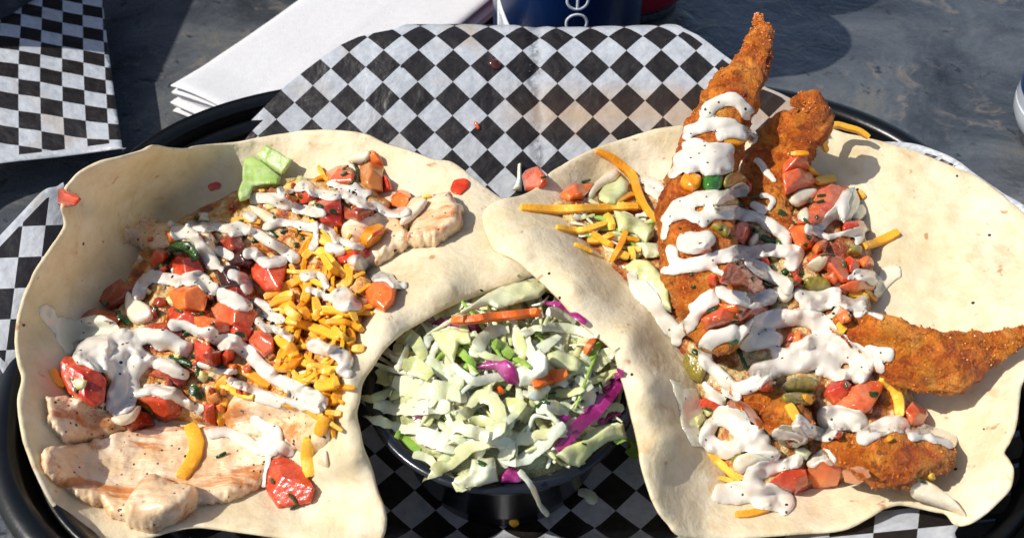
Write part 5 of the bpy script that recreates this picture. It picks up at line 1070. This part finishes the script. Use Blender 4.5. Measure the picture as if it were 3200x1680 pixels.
for c, m, p, l, nm, cat in [
    ('d3', 'tom_r', [(580, 1010), (640, 930), (720, 930), (830, 1020), (890, 1140), (800, 1170), (700, 1120), (560, 1090)], 'large red tomato chunk in the middle of the tall fish', 'diced_tomato', 'diced tomato'),
    ('d3', 'tom_r', [(720, 930), (850, 900), (900, 920), (920, 1000), (950, 1020), (880, 1010), (800, 960)], 'deep red tomato edge behind the large red chunk', 'diced_tomato', 'diced tomato'),
    ('d3', 'tom_r', [(650, 750), (670, 695), (740, 655), (785, 690), (780, 760), (730, 820), (680, 800)], 'glossy dark red tomato bead on the sauce covered tall fish', 'diced_tomato', 'diced tomato'),
    ('d3', 'tom_p', [(1225, 500), (1250, 450), (1340, 412), (1460, 425), (1510, 460), (1430, 540), (1330, 650), (1200, 690), (1090, 670), (1190, 590)], 'largest rusty red tomato chunk standing at the right of the salsa', 'diced_tomato', 'diced tomato'),
    ('d3', 'orp', [(290, 360), (330, 310), (430, 350), (430, 410), (360, 452), (290, 410)], 'shiny orange pepper square on the tall fish', 'pepper_piece', 'pepper'),
    ('d3', 'grn', [(450, 340), (520, 302), (590, 350), (570, 430), (520, 462), (450, 430)], 'round dark green pepper piece on the tall fish', 'pepper_piece', 'pepper'),
    ('d3', 'jal', [(600, 360), (680, 320), (760, 370), (700, 420), (600, 440)], 'olive pickled pepper just right of the dark green one', 'pepper_piece', 'pepper'),
    ('d3', 'tom_p', [(670, 380), (740, 350), (790, 400), (780, 470), (700, 440)], 'pale rusty tomato bit right of the olive pepper', 'diced_tomato', 'diced tomato'),
    ('d3', 'jal', [(520, 540), (590, 490), (690, 520), (680, 570), (560, 585)], 'yellow olive pepper slice between two sauce bands', 'pepper_piece', 'pepper'),
    ('d3', 'jal', [(500, 700), (560, 680), (640, 720), (610, 780), (540, 740)], 'olive pepper wedge left of the dark red tomato bead', 'pepper_piece', 'pepper'),
    ('d3', 'jal', [(1140, 1080), (1250, 1050), (1330, 1080), (1340, 1140), (1200, 1150)], 'olive pepper above the right sauce bar', 'pepper_piece', 'pepper'),
    ('d3', 'jal', [(1450, 880), (1500, 830), (1560, 850), (1540, 910)], 'olive pepper bit at the foot of the right cheese shred', 'pepper_piece', 'pepper'),
    ('d4', 'jal', [(750, 570), (770, 520), (830, 490), (940, 490), (960, 545), (900, 560)], 'upper lobe of olive pepper below the big sauce pool', 'pepper_piece', 'pepper'),
    ('d4', 'jal', [(770, 580), (860, 570), (950, 580), (930, 630), (840, 642), (780, 615)], 'lower lobe of olive pepper below the big sauce pool', 'pepper_piece', 'pepper'),
    ('d4', 'jal', [(230, 400), (250, 350), (310, 380), (360, 450), (330, 510), (260, 480)], 'olive pepper at the shaded left foot of the tall fish', 'pepper_piece', 'pepper'),
    ('d3', 'tom_o', [(1205, 860), (1250, 800), (1330, 795), (1310, 850), (1240, 892)], 'bright orange red tomato under the sauced onion spear', 'diced_tomato', 'diced tomato')]:
    o = piece(nm, MT[m], c, p, l, cat, T_=.45 if nm == 'diced_tomato' else .3, edge=16, facets=3 if nm == 'diced_tomato' else 0, step=4.5, nz=.05, nf=4, under=.35, soft=nm != 'diced_tomato')
for c, p, l in [('d3', [(1050, 505), (1120, 440), (1230, 430), (1250, 470), (1180, 530), (1110, 555)], 'white onion piece left of the largest rusty tomato'),
                ('d3', [(1110, 600), (1180, 560), (1200, 650), (1130, 680)], 'glassy onion bit at the foot of the largest rusty tomato'),
                ('d3', [(1500, 560), (1570, 540), (1600, 600), (1550, 650), (1490, 640)], 'pale onion behind the standing white flake'),
                ('d4', [(505, 970), (520, 920), (600, 890), (740, 900), (750, 930), (640, 960), (560, 1005)], 'yellowish onion slice above the lowest sauce squiggle'),
                ('d4', [(980, 160), (1040, 130), (1080, 60), (1092, 110), (1050, 165)], 'thin onion rim under the right sauce bar'),
                ('d6', [(622, 990), (730, 1020), (840, 1090), (930, 1180), (965, 1245), (850, 1185), (720, 1145), (640, 1100)], 'long pale onion sliver at the front right edge of the tortilla'),
                ('d3', [(760, 800), (810, 740), (840, 735), (830, 800), (780, 840)], 'small rosy onion bit right of the dark red tomato bead'),
                ('d4', [(720, 0), (800, 0), (830, 40), (790, 80), (740, 60)], 'brownish onion bit beside the sauce bar'),
                ('d3', [(1180, 960), (1260, 910), (1320, 930), (1270, 1010), (1210, 1000)], 'glassy onion chip on the pink tomato sheet')]:
    piece('onion_piece', MT['onion'], c, p, l, 'onion', T_=.22, edge=15, soft=True)
piece('onion_flake', MT['onion'], 'd3', [(1400, 640), (1380, 570), (1440, 450), (1510, 432), (1550, 530), (1530, 600), (1480, 660), (1430, 685)], 'tall white onion flake standing against the largest rusty tomato', 'onion', T_=.3, edge=25, curl=.1, lift=.15)
leaf('lettuce_leaf', 'pale', 'd4', [(715, 780), (760, 750), (860, 760), (905, 840), (850, 870), (760, 850)], 'pale lettuce under sauce left of the lower right fish')
leaf('lettuce_leaf', 'cab', 'd4', [(830, 880), (880, 865), (925, 900), (900, 940), (850, 930)], 'small white cabbage scrap beside the lower right fish')
commit()
for c, w_, p, l in [
    ('d3', 40, [(1060, 190), (1180, 188)], 'thin cheese edge on top of the orange pink tomato'), ('d3', 46, [(1190, 285), (1230, 330), (1280, 360)], 'cheese shred right of the pink tomato block'),
    ('d3', 72, [(1240, 385), (1290, 375), (1370, 360)], 'ribbed wide cheese shred above the largest rusty tomato'), ('d3', 45, [(1535, 450), (1575, 500)], 'cheese bit behind the standing onion flake'),
    ('d5', 66, [(450, 838), (540, 810), (620, 775), (690, 735)], 'lone straight cheese shred pointing right onto bare tortilla'),
    ('d3', 48, [(1470, 1185), (1540, 1190), (1600, 1195)], 'curly cheese shred below the right sauce ball'), ('d3', 48, [(1570, 1150), (1660, 1215)], 'cheese shred beside the curly one, near the broad fish'),
    ('d4', 44, [(372, 880), (430, 950), (545, 1045)], 'tapered cheese shred at the lower left of the fish taco'), ('d4', 40, [(515, 1228), (600, 1222), (700, 1195)], 'cheese shred under the lowest sauce squiggle'),
    ('d4', 55, [(800, 630), (825, 670), (850, 720)], 'cheese shred laid over the short fish corner'), ('d6', 62, [(470, 430), (540, 500), (570, 570), (575, 650)], 'curved cheese shred in the hollow left of the broad fish'),
    ('d6', 30, [(585, 520), (608, 490)], 'cheese crumb under the broad fish'), ('d4', 44, [(1130, 30), (1180, 45), (1225, 50)], 'cheese shred at the upper left of the broad fish'),
    ('d4', 60, [(1060, 205), (1110, 240)], 'cheese bead beside the orange tomato bead'), ('d6', 40, [(745, 985), (765, 1010)], 'cheese crumb at the right end of the lower fish'),
    ('d4', 30, [(430, 1030), (540, 1062)], 'thin cheese sliver beside the tapered shred'), ('d3', 66, [(590, 85), (680, 100), (740, 70)], 'orange cheese patch under the second sauce band of the tall fish'),
    ('d6', 44, [(20, 540), (60, 570)], 'small cheese shred left of the bright red tomato end'), ('d6', 30, [(500, 790), (530, 780)], 'tiny cheese crumb on the lower right fish')]:
    cheese(c, p, w_, l, jag=.1, twist=.15)
o = strip('cheese_shred', MT['cheese'], T('c3', [(1440, 1005), (1370, 960), (1290, 935), (1200, 915), (1130, 945), (1100, 1010), (1110, 1060), (1130, 1105)]), 20, th=.18, zs=[5.75, 5.9, 6.0, 6.1, 6.15, 6.0, 5.7, 5.45], sm=6, segs=26, lift=.1)
tag(o, 'arched cheese strand looping over the back rim of the right tortilla', 'cheese shred')
o = strip('cabbage_shred', MT['cab'], T('c3', [(1050, 910), (1085, 940)]), 16, th=.12, zs=[6.4, 6.3]); tag(o, 'tiny white bit at the right foot of the fish knob', 'cabbage')
H2 = 'small dark green cilantro bit among the fish taco toppings'
for c, w_, p in [('d3', 26, [(780, 500), (850, 480), (890, 485)]), ('d3', 46, [(690, 545), (730, 550)]), ('d3', 30, [(790, 600), (850, 612)]), ('d3', 34, [(770, 700), (800, 720), (830, 745)]), ('d3', 44, [(850, 770), (920, 800), (990, 815)]),
                 ('d3', 42, [(970, 600), (1025, 605)]), ('d3', 42, [(1185, 505), (1220, 530)]), ('d3', 22, [(1245, 485), (1305, 475)]), ('d3', 20, [(1240, 530), (1295, 515)]), ('d3', 14, [(1265, 905), (1320, 898), (1375, 905)]),
                 ('d3', 28, [(1430, 940), (1440, 985)]), ('d3', 60, [(370, 1300), (400, 1310), (440, 1280)]), ('d3', 46, [(460, 1300), (540, 1268)]), ('d3', 26, [(870, 1100), (930, 1125)]), ('d3', 22, [(1345, 1235), (1352, 1285)]),
                 ('d4', 28, [(480, 300), (530, 290)]), ('d4', 24, [(530, 330), (555, 390), (578, 450)]), ('d4', 30, [(1000, 655), (1035, 650), (1075, 660)]), ('d4', 36, [(1240, 575), (1290, 580)]), ('d4', 28, [(640, 1090), (685, 1088)]),
                 ('d4', 22, [(770, 1098), (800, 1110)]), ('d4', 30, [(280, 340), (310, 355)]), ('d4', 18, [(1112, 515), (1120, 545)]), ('d4', 24, [(720, 800), (728, 815)]), ('d4', 20, [(515, 825), (540, 830)]), ('d4', 26, [(495, 183), (535, 186)]),
                 ('d6', 24, [(670, 1010), (725, 1035)]), ('d2', 26, [(830, 435), (890, 415)]), ('d2', 20, [(540, 400), (580, 395)]), ('d4', 18, [(350, 650), (390, 665)]), ('d3', 24, [(1180, 670), (1150, 640)]), ('d3', 24, [(1110, 1100), (1080, 1090)])]:
    fleck(c, p, w_, H2, 'cilantro bits on the fish taco')
commit()
fill(HS + HS2[::-1][:0], 24, H2, 'cilantro bits on the fish taco', ['cil'], 10, 18); fill([(2080, 620), (2300, 620), (2380, 900), (2300, 1000), (2150, 900)], 14, H2, 'cilantro bits on the fish taco', ['cil'], 9, 16); commit()
# sauces on the fish
sauce('c3', [(92, [(250, 830), (300, 770), (390, 735), (460, 745), (520, 790), (555, 835)]), (40, [(225, 860), (200, 900)])], 'topmost curved white sauce band across the tall fish')
sauce('c3', [(90, [(130, 960), (230, 930), (320, 905), (420, 915), (510, 960), (590, 1010)]), (80, [(360, 1000), (440, 975), (530, 990)]), (44, [(110, 1010), (160, 980)])], 'second white sauce band across the tall fish with a drop at its right end')
sauce('c3', [(110, [(60, 1180), (150, 1130), (280, 1100), (400, 1100)]), (130, [(110, 1200), (250, 1180), (380, 1170)]), (50, [(100, 1060), (180, 1030), (290, 1075)]), ('d3', 110, [(480, 230), (590, 220), (600, 290)]), ('d3', 60, [(230, 330), (300, 260)]), ('d3', 90, [(470, 290), (560, 300)])],
      'widest white sauce sheet on the upper tall fish', flat=.6, sm=5)
sauce('d3', [(84, [(720, 440), (660, 460), (600, 480), (540, 500)]), (96, [(540, 490), (440, 500), (340, 515), (260, 570), (190, 640)]), (90, [(220, 620), (330, 600), (420, 640), (500, 610)]), (36, [(170, 690), (160, 770)])], 'white sauce web above the middle of the tall fish', flat=.45)
sauce('d3', [(90, [(450, 650), (520, 605), (640, 600), (760, 620), (860, 650), (950, 705), (1010, 760), (1035, 800)])], 'thick arching white sauce rope over the dark red tomato bead')
sauce('d3', [(90, [(225, 870), (230, 930)]), (100, [(250, 960), (330, 970), (420, 960), (500, 940)]), (90, [(560, 905), (680, 880), (800, 880), (920, 860), (1020, 870), (1100, 890)]), (80, [(1090, 920), (1065, 970)]), (50, [(170, 1010), (250, 1010), (480, 985), (560, 1020)])], 'long white sauce rope crossing under the pill shaped drop')
commit()
sauce('d3', [(128, [(330, 812), (400, 805), (460, 795)])], 'pill shaped white sauce drop on the tall fish')
sauce('d3', [(84, [(770, 960), (860, 1005), (940, 1060), (1005, 1090), (1035, 1130)])], 'white sauce rope right of the large red tomato chunk')
sauce('d3', [(100, [(570, 1150), (640, 1185), (760, 1215), (860, 1205), (920, 1190)])], 'white sauce bar below the large red tomato chunk')
sauce('d3', [(84, [(380, 1270), (430, 1220), (500, 1180)]), ('d4', 62, [(205, 250), (270, 190), (330, 110), (400, 70)]), ('d4', 50, [(190, 240), (200, 290)])], 'white sauce line down the lower left flank of the tall fish')
sauce('d3', [(84, [(1130, 1180), (1200, 1195), (1300, 1190), (1380, 1175)]), (60, [(1150, 1250), (1240, 1265), (1330, 1255)]), (50, [(1380, 1180), (1400, 1230)])], 'white sauce bar with a ragged lower edge at the right of the salsa')
sauce('d3', [(64, [(800, 545), (860, 580)])], 'small oval white sauce drop above the arching rope')
sauce('d3', [(34, [(860, 480), (910, 480), (940, 510), (915, 570)])], 'thin hooked white sauce trace by the shaded fish', flat=.5)
sauce('d3', [(40, [(820, 240), (880, 300), (940, 370)])], 'faint white sauce streak on the shaded brown fish', flat=.3)
sauce('d3', [(70, [(1190, 720), (1260, 700), (1330, 640), (1400, 580), (1450, 480)]), (46, [(1450, 560), (1410, 640)])], 'white sauce running down the largest rusty tomato')
sauce('d3', [(46, [(1180, 700), (1250, 740), (1330, 770), (1450, 745), (1580, 725)]), (60, [(1560, 760), (1540, 790)])], 'sauce coated onion spear with a pointed right tip')
sauce('d3', [(84, [(1540, 1035), (1620, 1040), (1640, 1075)]), (50, [(1520, 1050), (1490, 1060)])], 'white sauce ball at the right border of the salsa')
sauce('d5', [(16, [(520, 1150), (545, 1180)])], 'flat speckled white sauce puddle on the bare right tortilla', polys=[[(512, 1180), (540, 1100), (560, 990), (620, 962), (690, 972), (705, 1050), (620, 1120), (545, 1190)]], flat=.1, m='thin', T_=.05, edge=40)
sauce('d3', [(84, [(1420, 1220), (1500, 1250), (1570, 1220)]), (66, [(1530, 1290), (1540, 1310)]), (34, [(1600, 1290), (1690, 1335)])], 'white sauce blob at the upper left of the broad fish')
sauce('r8', [(84, [(1190, 320), (1250, 270), (1350, 248), (1450, 248), (1550, 275), (1610, 325)]), (80, [(1185, 375), (1250, 370), (1320, 350)]), (70, [(1110, 315), (1010, 350), (965, 410), (985, 480), (1050, 530), (1110, 590), (1190, 590), (1250, 550)]),
             (96, [(1250, 520), (1320, 500), (1420, 480), (1520, 460), (1600, 480)]), (88, [(1430, 405), (1520, 370), (1600, 355), (1660, 380)]), (104, [(1640, 400), (1720, 430), (1765, 475), (1740, 525)]), (60, [(1560, 520), (1650, 535), (1740, 525)]), (56, [(1540, 435), (1640, 450)]), (50, [(1330, 420), (1420, 430)])],
      'largest white sauce pool across the foot of the tall fish', flat=.95, sm=14)
sauce('d4', [(50, [(460, 560), (520, 590)]), (34, [(350, 530), (420, 600)]), (40, [(380, 580), (440, 620)])], 'small white sauce scraps left below the big pool')
sauce('d4', [(112, [(1020, 700), (1100, 710), (1170, 720)])], 'white sauce lozenge under the large pinkish tomato block')
sauce('d4', [(66, [(850, 750), (940, 780), (1010, 800), (1050, 770)]), (30, [(860, 700), (900, 740)])], 'white sauce patch left of the lozenge')
sauce('d6', [(90, [(370, 770), (450, 720), (550, 690), (590, 700)])], 'white sauce oval at the left of the lower right fish')
sauce('d6', [(34, [(600, 720), (640, 740)]), (76, [(660, 755), (720, 740), (800, 760), (870, 795)])], 'white sauce finger along the top of the lower right fish')
sauce('d4', [(76, [(1250, 345), (1340, 360)]), (44, [(1270, 400), (1300, 440)])], 'small white sauce drop at the lower left of the broad fish')
sauce('r8', [(100, [(1060, 740), (1130, 760), (1140, 790)]), (70, [(1000, 790), (975, 850), (1010, 890)]), (76, [(1010, 885), (1080, 910), (1160, 880), (1240, 895), (1310, 925)]), (60, [(1150, 830), (1220, 820), (1270, 860)])], 'white sauce mass at the lower left of the fish taco', flat=.75, sm=8)
sauce('d4', [(60, [(740, 795), (820, 800), (880, 820)])], 'white sauce on the pale lettuce')
sauce('d4', [(56, [(935, 940), (1000, 900), (1035, 930)])], 'white sauce dab above the middle front tomato cube')
sauce('d4', [(72, [(610, 1000), (720, 970), (840, 945)]), (80, [(600, 1030), (640, 1080)]), (104, [(440, 1115), (520, 1110), (620, 1120), (690, 1130)]), (64, [(700, 1080), (780, 1130), (810, 1170), (790, 1200)]), (56, [(640, 1160), (740, 1180)])], 'lowest white sauce squiggle at the front of the fish taco', flat=.55)
commit()
# ================================================================== COLESLAW
def slaw(m, c, w_, p, label=None, **kw):
    nm, cat = {'carrot': ('carrot_strip', 'carrot'), 'purple': ('red_cabbage_shred', 'red cabbage')}.get(m, ('cabbage_shred', 'cabbage'))
    a = dict(th=.07, arc=.6, jag=.35, twist=.35, taper=.35); a.update(kw)
    o = strip(nm, MT[m], T(c, p), w_ / SC[c], **a)
    return tag(o, label or CABL, cat, None if label else 'cabbage shreds in the slaw cup')
CABL = 'white green cabbage shred tangled in the slaw cup'
HC = [(1215, 1200), (1230, 1090), (1290, 1000), (1400, 930), (1560, 880), (1700, 900), (1800, 1000), (1890, 1080), (1920, 1200), (1910, 1300), (1840, 1390), (1720, 1440), (1560, 1450), (1430, 1410), (1310, 1340), (1230, 1270)]
SB = BV_SLAW
for rnd in range(4):
    for i in range(50):
        p = inside(HC); cx = np.array([1570, 1200]); a = random.uniform(0, math.pi); L = random.uniform(48, 120); d = np.array([math.cos(a), math.sin(a)]); nn = np.array([-d[1], d[0]]); b = random.uniform(-45, 45); w7 = random.choice([random.uniform(9, 17), random.uniform(22, 42)])
        o = slaw(random.choices(['cab', 'pale', 'green', 'purple'], [12, 5, .8, .4 if rnd > 1 else 0])[0], 'P', w7, [p - d * L, p - d * L * .3 + nn * b, p + d * L * .3 + nn * b * .6, p + d * L],
             only=SB, th=random.uniform(.05, .1), lift=random.uniform(0, .3 if rnd else .1), twist=random.uniform(-.9, .9), roll=random.uniform(-.4, .4), jag=.3)
        wq = w7; o['label'] = '%s %s cabbage shred %s, %s of the slaw' % ('broad' if wq > 20 else 'thin', {'white_cabbage': 'white', 'pale_lettuce': 'yellowish', 'green_cabbage': 'light green', 'red_cabbage': 'magenta'}[o.data.materials[0].name], lean((0, 0), d), ('back ' if p[1] < 1080 else 'near ' if p[1] > 1330 else 'middle ') + ('left' if p[0] < 1430 else 'right' if p[0] > 1720 else 'centre'))
        if o.name.startswith('red_cab'): tag(o, 'short magenta cabbage scrap half buried in the slaw', 'red cabbage', 'red cabbage scraps in the slaw cup')
    commit(); SB = SB + [BV[-1]]
for c, m, w_, p, l in [
    ('d1', 'cab', 110, [(210, 560), (330, 595), (450, 610), (580, 635)], 'broad white cabbage rib at the left of the slaw'),
    ('d1', 'cab', 62, [(70, 735), (140, 760), (220, 790), (320, 800), (440, 800)], 'long white cabbage shred poking out left over the cup rim'),
    ('d1', 'cab', 84, [(110, 680), (250, 700), (350, 690), (500, 690)], 'broad pale cabbage shred below the broad white rib'),
    ('d1', 'cab', 60, [(100, 650), (160, 630), (200, 620)], 'small cabbage chip over the left cup rim'),
    ('d1', 'pale', 40, [(45, 640), (90, 650), (120, 665)], 'thin pale cabbage tip beyond the left cup rim'),
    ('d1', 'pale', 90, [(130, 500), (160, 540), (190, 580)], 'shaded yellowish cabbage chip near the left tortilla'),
    ('d1', 'pale', 90, [(260, 470), (330, 490), (400, 540)], 'pale leafy cabbage piece above the broad white rib'),
    ('d1', 'cab', 60, [(400, 450), (440, 500), (520, 560), (570, 570)], 'crinkled white cabbage shred left of the magenta petal'),
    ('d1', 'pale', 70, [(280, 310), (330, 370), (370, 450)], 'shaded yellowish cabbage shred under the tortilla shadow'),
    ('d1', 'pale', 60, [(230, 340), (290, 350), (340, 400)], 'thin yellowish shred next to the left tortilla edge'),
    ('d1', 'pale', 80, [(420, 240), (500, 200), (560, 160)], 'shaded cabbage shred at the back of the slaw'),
    ('d1', 'green', 70, [(220, 830), (280, 860), (350, 910)], 'light green cabbage chunk at the lower left of the slaw'),
    ('d1', 'cab', 90, [(330, 830), (430, 860), (540, 910)], 'pale green cabbage sheet at the lower left of the slaw'),
    ('d1', 'cab', 80, [(590, 690), (640, 640), (710, 650), (745, 720), (740, 800), (680, 850)], 'curled white cabbage hook near the middle'),
    ('d1', 'cab', 50, [(440, 760), (480, 800), (520, 840), (590, 880)], 'narrow white cabbage shred right of the pale green sheet'),
    ('d1', 'pale', 90, [(770, 660), (850, 700), (900, 760)], 'pale green leaf scrap in the hollow of the slaw'),
    ('d1', 'cab', 70, [(940, 700), (1020, 690), (1100, 720)], 'white cabbage scrap right of the hollow'),
    ('d1', 'cab', 60, [(1140, 540), (1200, 590), (1210, 650), (1180, 700)], 'curved cabbage shred left of the magenta strip'),
    ('d1', 'cab', 70, [(1230, 510), (1270, 450), (1330, 410), (1330, 480)], 'cabbage curl against the right tortilla'),
    ('d1', 'pale', 50, [(1030, 620), (1100, 620), (1180, 600)], 'thin pale cabbage shred left of the right curl'),
    ('d1', 'cab', 60, [(1170, 850), (1260, 810), (1370, 790)], 'pale cabbage shred right of the magenta strip foot'),
    ('d1', 'green', 80, [(1330, 850), (1400, 870), (1450, 950)], 'light green leaf end hanging over the right cup rim'),
    ('d1', 'cab', 46, [(1300, 700), (1350, 690), (1380, 710)], 'small white cabbage tip beside the right tortilla'),
    ('d1', 'cab', 60, [(310, 930), (380, 960), (430, 1000)], 'small leafy scrap on the near left cup rim'),
    ('d1', 'cab', 90, [(520, 1100), (600, 1060), (720, 1030)], 'crumpled white cabbage at the near cup rim')]:
    slaw(m, c, w_, p, l, lift=.06)
commit()
leaf('cabbage_leaf', 'cab', 'd1', [(500, 250), (600, 205), (690, 130), (760, 95), (860, 70), (940, 40), (1000, 85), (1000, 110), (950, 150), (850, 180), (740, 210), (700, 190), (620, 218)], 'large thin pale cabbage leaf under the crossing of the tortillas', 'cabbage', lift=.35, curl=.15)
leaf('cabbage_leaf', 'pale', 'd1', [(1040, 940), (1100, 890), (1200, 870), (1300, 800), (1380, 780), (1400, 860), (1300, 870), (1230, 920), (1160, 1000), (1100, 990)], 'pale green cabbage leaf at the lower right, right of the magenta strip foot', 'cabbage', lift=.2)
leaf('cabbage_leaf', 'cab', 'd1', [(610, 960), (730, 950), (745, 1070), (640, 1100), (560, 1110), (520, 1080), (600, 1040)], 'white leaf with a green fleck above the near cup rim', 'cabbage', lift=.15)
leaf('cabbage_leaf', 'cab', 'd1', [(805, 510), (870, 480), (960, 400), (1000, 460), (1000, 530), (920, 580), (850, 590), (840, 540)], 'thick white cabbage chunk right of the magenta petal', 'cabbage', lift=.15, T_=.3)
leaf('cabbage_leaf', 'pale', 'd1', [(400, 320), (500, 300), (600, 320), (610, 370), (540, 380), (520, 480), (450, 400)], 'pale green cabbage piece left below the long carrot', 'cabbage', lift=.15)
leaf('cabbage_leaf', 'pale', 'd1', [(985, 430), (1050, 405), (1130, 430), (1170, 470), (1150, 510), (1060, 500), (1000, 480)], 'pale green cabbage lobe right of the white chunk', 'cabbage', lift=.1)
leaf('red_cabbage_leaf', 'purple', 'd1', [(630, 500), (690, 455), (790, 460), (840, 500), (855, 580), (790, 575), (730, 500)], 'magenta cabbage petal in the middle of the slaw', 'red cabbage', lift=.12)
leaf('red_cabbage_leaf', 'purple', 'd1', [(750, 1040), (800, 1005), (870, 1020), (900, 1050), (840, 1075), (760, 1075)], 'magenta cabbage scrap at the near cup rim', 'red cabbage', lift=.12)
commit()
for c, m, w_, p, l in [
    ('d1', 'cab', 70, [(620, 440), (640, 390), (700, 320), (800, 300)], 'white cabbage shred below the long carrot'),
    ('d1', 'cab', 52, [(860, 330), (930, 300), (1020, 290), (1120, 300), (1250, 335)], 'long translucent cabbage shred reaching under the right tortilla'),
    ('d1', 'green', 46, [(540, 400), (580, 440), (630, 480)], 'bright green cabbage shred left of the magenta petal'),
    ('d1', 'green', 74, [(715, 370), (770, 400), (815, 440)], 'bright green cabbage piece above the magenta petal'),
    ('d1', 'green', 34, [(820, 450), (870, 465), (905, 495)], 'narrow bright green cabbage tip on the white chunk'),
    ('d1', 'green', 34, [(1210, 450), (1240, 410), (1265, 360)], 'narrow green cabbage blade beside the right tortilla'),
    ('d1', 'cab', 60, [(990, 210), (1060, 220), (1140, 260)], 'short pale cabbage shred beneath the purple one at the back'),
    ('d1', 'cab', 72, [(370, 1060), (440, 1010), (510, 970), (580, 910), (680, 870), (790, 880)], 'long bright white cabbage shred crossing the near side of the slaw'),
    ('d1', 'cab', 66, [(760, 960), (850, 970), (930, 920), (1000, 860), (1080, 780)], 'bright white cabbage shred left of the magenta strip'),
    ('d1', 'cab', 70, [(650, 840), (740, 860), (800, 900), (770, 960), (800, 990)], 'looped white cabbage shred at the near middle')]:
    slaw(m, c, w_, p, l, lift=.12)
commit()
slaw('purple', 'd1', 76, [(1365, 510), (1330, 600), (1250, 700), (1150, 800), (1040, 915)], 'long magenta cabbage strip at the right of the slaw', arc=.3, th=.16, lift=.15, jag=.15, twist=.1)
slaw('purple', 'd1', 40, [(985, 170), (1060, 180), (1120, 220), (1190, 275)], 'purple cabbage shred at the back, by the right tortilla edge', lift=.2)
slaw('purple', 'd1', 46, [(1060, 760), (1090, 740), (1110, 735)], 'small magenta tip left of the long magenta strip')
slaw('purple', 'd1', 40, [(1250, 770), (1310, 730), (1370, 720)], 'pink cabbage shred right of the long magenta strip')
slaw('carrot', 'd1', 44, [(512, 272), (600, 268), (700, 255), (850, 240), (950, 228)], 'long orange carrot stick lying across the back of the slaw', arc=0, th=.22, lift=.28, jag=.05, taper=.05, twist=0, sm=8)
slaw('carrot', 'd1', 66, [(920, 590), (1000, 555), (1095, 528)], 'short orange carrot piece in the middle of the slaw', arc=0, th=.2, lift=.15, jag=.15, taper=.3, twist=0)
slaw('carrot', 'd1', 40, [(1190, 420), (1205, 380), (1230, 350)], 'shaded orange carrot bit beside the green blade', arc=0, th=.15)
slaw('carrot', 'd1', 30, [(735, 590), (765, 620)], 'tiny orange carrot end under the magenta petal', arc=0, th=.15)
slaw('cab', 'd1', 14, [(915, 195), (970, 180), (1000, 145)], 'wispy white cabbage thread at the back of the slaw', lift=.35)
commit()
o = strip('cabbage_shred', MT['cab'], T('d1', [(850, 1010), (910, 1080), (945, 1150), (965, 1195), (1000, 1235)]), 22, th=.1, arc=.5, zs=[5.0, 4.7, 3.9, 3.3, 2.9], jag=.3, twist=.3)
tag(o, 'white cabbage tail hanging down the front of the cup', 'cabbage')
for c, w_, p in [('d1', 26, [(930, 312), (1005, 318)]), ('d1', 20, [(940, 690), (970, 665), (1010, 670)]), ('d1', 30, [(640, 965), (680, 985)]), ('d1', 16, [(1260, 560), (1280, 600)]), ('d1', 12, [(1170, 872), (1195, 880)]), ('d1', 12, [(650, 92), (668, 100)]), ('d1', 14, [(500, 720), (520, 760)]), ('d1', 12, [(990, 625), (1040, 615)])]:
    fleck(c, p, w_, 'tiny dark green parsley fleck on the slaw', 'parsley flecks on the slaw', name='parsley_fleck', th=.04)
# crumbs
slaw('cab', 'd1', 60, [(1150, 1120), (1200, 1130), (1240, 1180)], 'dull cabbage scrap lying on the paper right of the cup', th=.12)
piece('cheese_crumb', MT['cheese'], 'd1', [(800, 1275), (815, 1258), (845, 1262), (852, 1282), (825, 1296)], 'yellow cheese crumb on the paper in front of the cup', 'cheese crumb', T_=.2, edge=10, soft=True)
piece('tomato_scrap', MT['tom_r'], 'c2', [(1010, 900), (1025, 888), (1045, 920), (1052, 950), (1030, 945)], 'tiny red tomato scrap on the black and white paper flap', 'tomato scrap', T_=.12, edge=10, soft=True)
sauce('c2', [(58, [(1160, 470), (1166, 478)])], 'round brown sauce bead on the upper paper flap', m='browndrop', name='sauce_bead', flat=.55)
for c, p, r_ in [('c2', (480, 490), 9), ('c2', (420, 492), 8), ('c2', (1425, 480), 10), ('c2', (1420, 525), 9), ('c2', (1635, 528), 7), ('c2', (1250, 262), 7), ('c2', (2440, 285), 8), ('c2', (2415, 295), 7)]:
    x, y = T(c, [p])[0]; o = lump('water_bead', MTW, strokes=[([(x, y)], r_ / 2.342)], step=1.6, flat=.7, wob=0, sm=1, ero=0); tag(o, 'tiny clear droplet on the upper paper flap', 'droplet', 'droplets on the paper flap')
for c, p, r_, l in [('c6', (138, 122), 9, 'black pepper grain on the left rim of the left tortilla'), ('d6', (1062, 722), 6, 'dark speck on the lower right of the right tortilla'), ('d5', (1104, 338), 8, 'dark speck near the upper right rim of the right tortilla')]:
    x, y = T(c, [p])[0]; o = lump('pepper_grain', MT['dark'], strokes=[([(x, y)], r_ / SC[c])], step=1.8, flat=.7, wob=0, sm=1, ero=0); tag(o, l, 'pepper grain')
